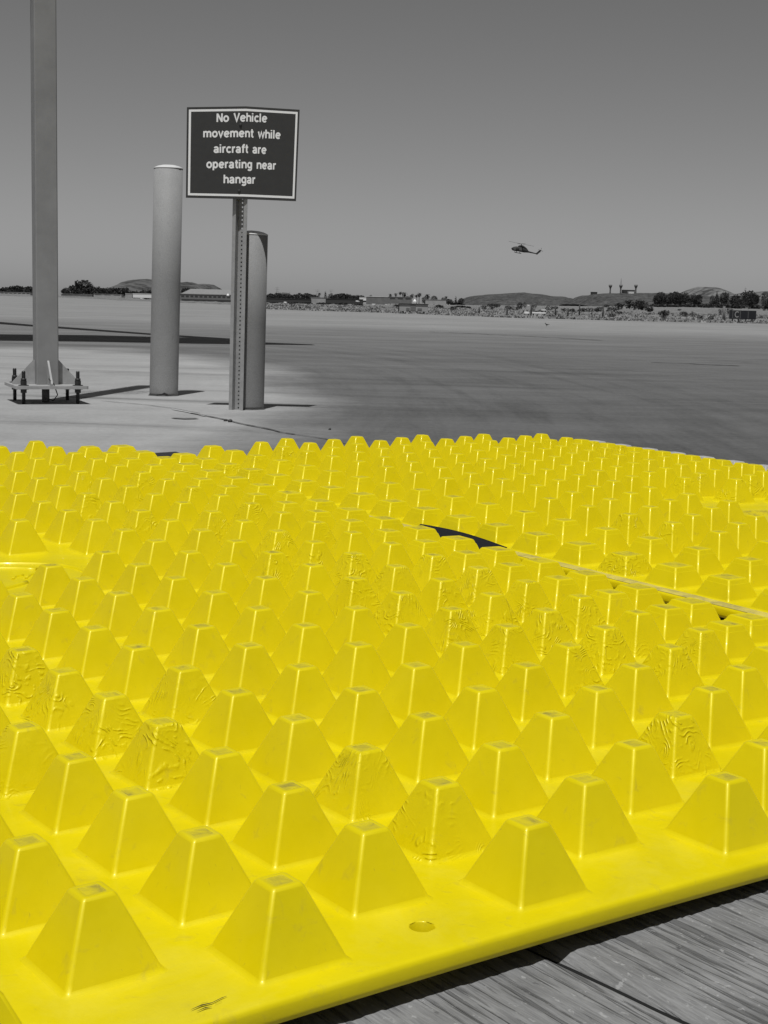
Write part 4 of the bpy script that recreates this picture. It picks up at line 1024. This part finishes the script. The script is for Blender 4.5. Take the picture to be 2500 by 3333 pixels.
bld('shed', 'shed', 305, 395, 958, 965, 1100, 'low pale shed under the tree row before the mountain', None, MBLD, 3, MROOF, dpt=8)
bld('shed', 'shed', 0, 98, 952, 961, 1100, 'pale building seen between tree trunks at the left edge', None, MBLD, 7, MROOF, dpt=8)
for k, (px, pl) in enumerate(((1986, 'left'), (2020, 'middle'), (2069, 'right'))):
    D = 1520.; zb = at(px, 956, D).z; p = Vector((at(px, 956, D).x, D, zb)); s_ = D/F
    b = MB(); h = (956-927)*s_
    b.lathe((0, 0, -1), [(3.2*s_, 0), (2.5*s_, h*.3), (2.2*s_, h*.66), (4.6*s_, h*.88), (5.6*s_, h*.93), (5.6*s_, h+1)], 16)
    o = b.build('funnel_pillar', MBLD2); o.location = p; tag(o, '%s of the three funnel-topped pillars on the right-hand hill' % pl, 'pillar', 'funnel-topped pillars on the hill')
    if k == 1:
        m_ = MB(); m_.tube([(0, 0, h), (0, 0, h+20*s_)], .25, 6); q = m_.build('antenna', MBLD2, o)
# lattice power towers
for px, top, pl in ((902, 933, 'leftmost'), (1033, 941, 'middle'), (1077, 941, 'rightmost')):
    D = 1500.; base = 975; c = at(px, base, D); h = (base-top)*D/F; b = MB(); r = .16
    for sx in (-1, 1):
        for sy in (-1, 1): b.tube([(sx*1.6, sy*1.6, 0), (sx*.35, sy*.35, h)], [r, r*.7], 4)
    for k in range(7):
        z0, z1 = h*k/7, h*(k+1)/7; w0, w1 = 1.6-1.25*k/7, 1.6-1.25*(k+1)/7
        for sx in (-1, 1): b.tube([(-w0*sx, -w0, z0), (w1*sx, -w1, z1)], r*.5, 4)
    for z in (.78, .9): b.tube([(-2.2, 0, h*z), (2.2, 0, h*z)], r*.8, 4)
    o = b.build('power_tower', MROOF); o.location = c; tag(o, '%s thin lattice power tower above the dark tree row' % pl, 'tower', 'lattice power towers')
# white parked vehicles and tents far off
def truck(px, py, wpx, D, label):
    c = at(px, py, D); t = empty('van', c); L_ = wpx*D/F; tag(t, label, 'van', 'far white vehicles'); s_ = L_/5.
    b = MB(); b.prism([(-2.5*s_, -1*s_, .4*s_), (2.5*s_, -1*s_, .4*s_), (2.5*s_, -1*s_, 1.2*s_), (1.7*s_, -1*s_, 1.35*s_), (1.2*s_, -1*s_, 2.1*s_), (-2.4*s_, -1*s_, 2.1*s_), (-2.5*s_, -1*s_, 1.6*s_)], (0, 2*s_, 0)); b.build('body', MWHITE, t)
    b = MB(); b.box((1.0*s_, -1.01*s_, 1.65*s_), (.8*s_, .04*s_, .5*s_)); b.build('window', MDARK, t)
    for x in (-1.6, 1.6):
        b = MB(); b.tube([(x*s_, -1.03*s_, .4*s_), (x*s_, -.75*s_, .4*s_)], .4*s_, 12); b.build('wheel', MBOLT, t)
truck(1219, 996, 17, 800, 'white van below the flat-roofed grey building'); truck(1259, 995, 12, 780, 'small white van left of the pale sign box'); truck(462, 975, 12, 700, 'white van left of the tall bollard'); truck(930, 987, 12, 700, 'white van under the narrow tree right of the short bollard')
truck(1164, 983, 12, 820, 'white van left of the flat-roofed grey building'); truck(1720, 996, 10, 700, 'white van above the left white barrier'); truck(1768, 1010, 16, 500, 'pale van above the long white barrier')
def tent(px, py, wpx, D, label):
    c = at(px, py, D); s_ = wpx*D/F/2; b = MB(); i = 0
    b.v = [Vector(q)*s_ for q in ((-1, -1, 0), (1, -1, 0), (1, 1, 0), (-1, 1, 0), (-1, -1, .7), (1, -1, .7), (1, 1, .7), (-1, 1, .7), (0, 0, 2.0))]
    for f_ in ((0, 1, 5, 4), (1, 2, 6, 5), (2, 3, 7, 6), (3, 0, 4, 7), (4, 5, 8), (5, 6, 8), (6, 7, 8), (7, 4, 8)): b.face(f_)
    o = b.build('tent', MWHITE); o.location = c; tag(o, label, 'tent')
tent(1350, 984, 11, 820, 'small white peaked tent above the pale sign box')
tent(742, 963, 8, 960, 'small bright white tent on the hangar front just left of the sign post')

# ------------------------------------------------------------------ helicopter
DH = 690.; hc = at(1712, 812, DH); heli = empty('helicopter', hc); tag(heli, 'dark military-style helicopter flying low in the clear sky, nose to the left', 'helicopter')
s_ = DH/F*.92       # one photo pixel in metres at that distance
MH = grey('helicopter_grey', .030, .3, .8, .6, .3); MHP = grey('helicopter_pale', .10, .2, .8, .6, .3)
b = MB(); b.loft([(-51, 2, .3, .3), (-50, 2, 3, 2.5), (-47, 1, 6, 5), (-42, 1.5, 7.5, 7), (-34, 1.5, 8, 8.2), (-24, .8, 8, 8), (-16, -1, 7.5, 8), (-6, -3.2, 6.5, 7.5), (3, -5.5, 4.2, 5), (12, -8.5, 2.2, 2.6), (28, -11.8, 1.7, 1.9), (40, -14, 1.2, 1.5), (41, -14, .3, .4)], 16, p=2.4); b.v = [v*s_ for v in b.v]; b.build('fuselage', MH, heli)
b = MB(); b.loft([(-30, 6, 2, 2), (-25, 10, 4, 3.4), (-17, 11.5, 4.5, 4), (-8, 8, 4.3, 4.6), (2, 1, 3, 4), (8, -4, 1, 1.5)], 12); b.v = [v*s_ for v in b.v]; b.build('engine_cowling', MH, heli)
b = MB(); b.prism([Vector(q)*s_ for q in ((33, -.5, -14.5), (40, -.5, -17), (54, -.5, -3), (50, -.5, -1.5), (46, -.5, -2))], (0, 1*s_, 0)); b.build('tail_fin', MH, heli)
b = MB(); b.prism([Vector(q)*s_ for q in ((-43, -8.3, 3.5), (-36, -8.5, 3.8), (-36, -8.5, -2.5), (-44, -8.2, -2))], (0, -.3*s_, 0)); b.build('cockpit_window', MHP, heli)
b = MB(); b.prism([Vector(q)*s_ for q in ((-24, -8.4, 4), (-14, -8, 3), (-14, -8, -4.5), (-24, -8.4, -3.5))], (0, -.3*s_, 0)); b.build('cabin_door', MHP, heli)
b = MB(); b.tube([Vector(q)*s_ for q in ((-16, 0, 12), (-16.6, 0, 18.5))], 1.1*s_, 8); b.build('rotor_mast', MH, heli)
hub = Vector((-16.6, 0, 19))*s_; tl = Matrix.Rotation(math.radians(9), 3, 'Y')
for a in (12, 102, 192, 282):
    r = tl @ rotz(math.radians(a)); b = MB()
    b.prism([hub+r @ (Vector(q)*s_) for q in ((1, -1.7, 0), (46, -1.7, 0), (47, 1.6, 0), (1, 1.7, 0))], tl @ Vector((0, 0, .5*s_))); b.build('rotor_blade', MH, heli)
for a in (20, 110, 200, 290):
    b = MB(); r = Matrix.Rotation(math.radians(a), 3, 'Y'); c = Vector((51.5, -1.5, -2))*s_
    b.prism([c+r @ (Vector(q)*s_) for q in ((0, 0, -.6), (8.5, 0, -.6), (8.5, 0, .6), (0, 0, .6))], (0, .35*s_, 0)); b.build('tail_rotor_blade', MH, heli)
for y in (-8, 8):
    b = MB(); b.tube([Vector(q)*s_ for q in ((-40, y, -8.5), (-37, y, -10.8), (-16, y, -14.2))], .75*s_, 6)
    for x, z in ((-33, -11.2), (-21, -13.2)): b.tube([Vector((x, y, z))*s_, Vector((x, y*.4, -5.5))*s_], .5*s_, 6)
    b.build('landing_skid', MH, heli)
b = MB(); b.prism([Vector(q)*s_ for q in ((24, -8, -10.6), (29, -8, -11.6), (29, 8, -11.6), (24, 8, -10.6))], (0, 0, .5*s_)); b.build('stabiliser', MH, heli)
# bird on the apron
g = G(1778, 1063); b = MB(); b.loft([(-.05, .10, .004, .004), (-.04, .105, .014, .014), (-.028, .10, .016, .018), (-.02, .085, .018, .020), (0, .065, .030, .028), (.03, .06, .028, .024), (.06, .066, .014, .010), (.11, .078, .012, .004)], 10)
for y in (-.01, .01): b.tube([(.005, y, 0), (.008, y, .045)], .003, 5)
o = b.build('bird', MDARK); o.location = g; tag(o, 'small dark bird standing alone on the distant pale apron', 'bird')
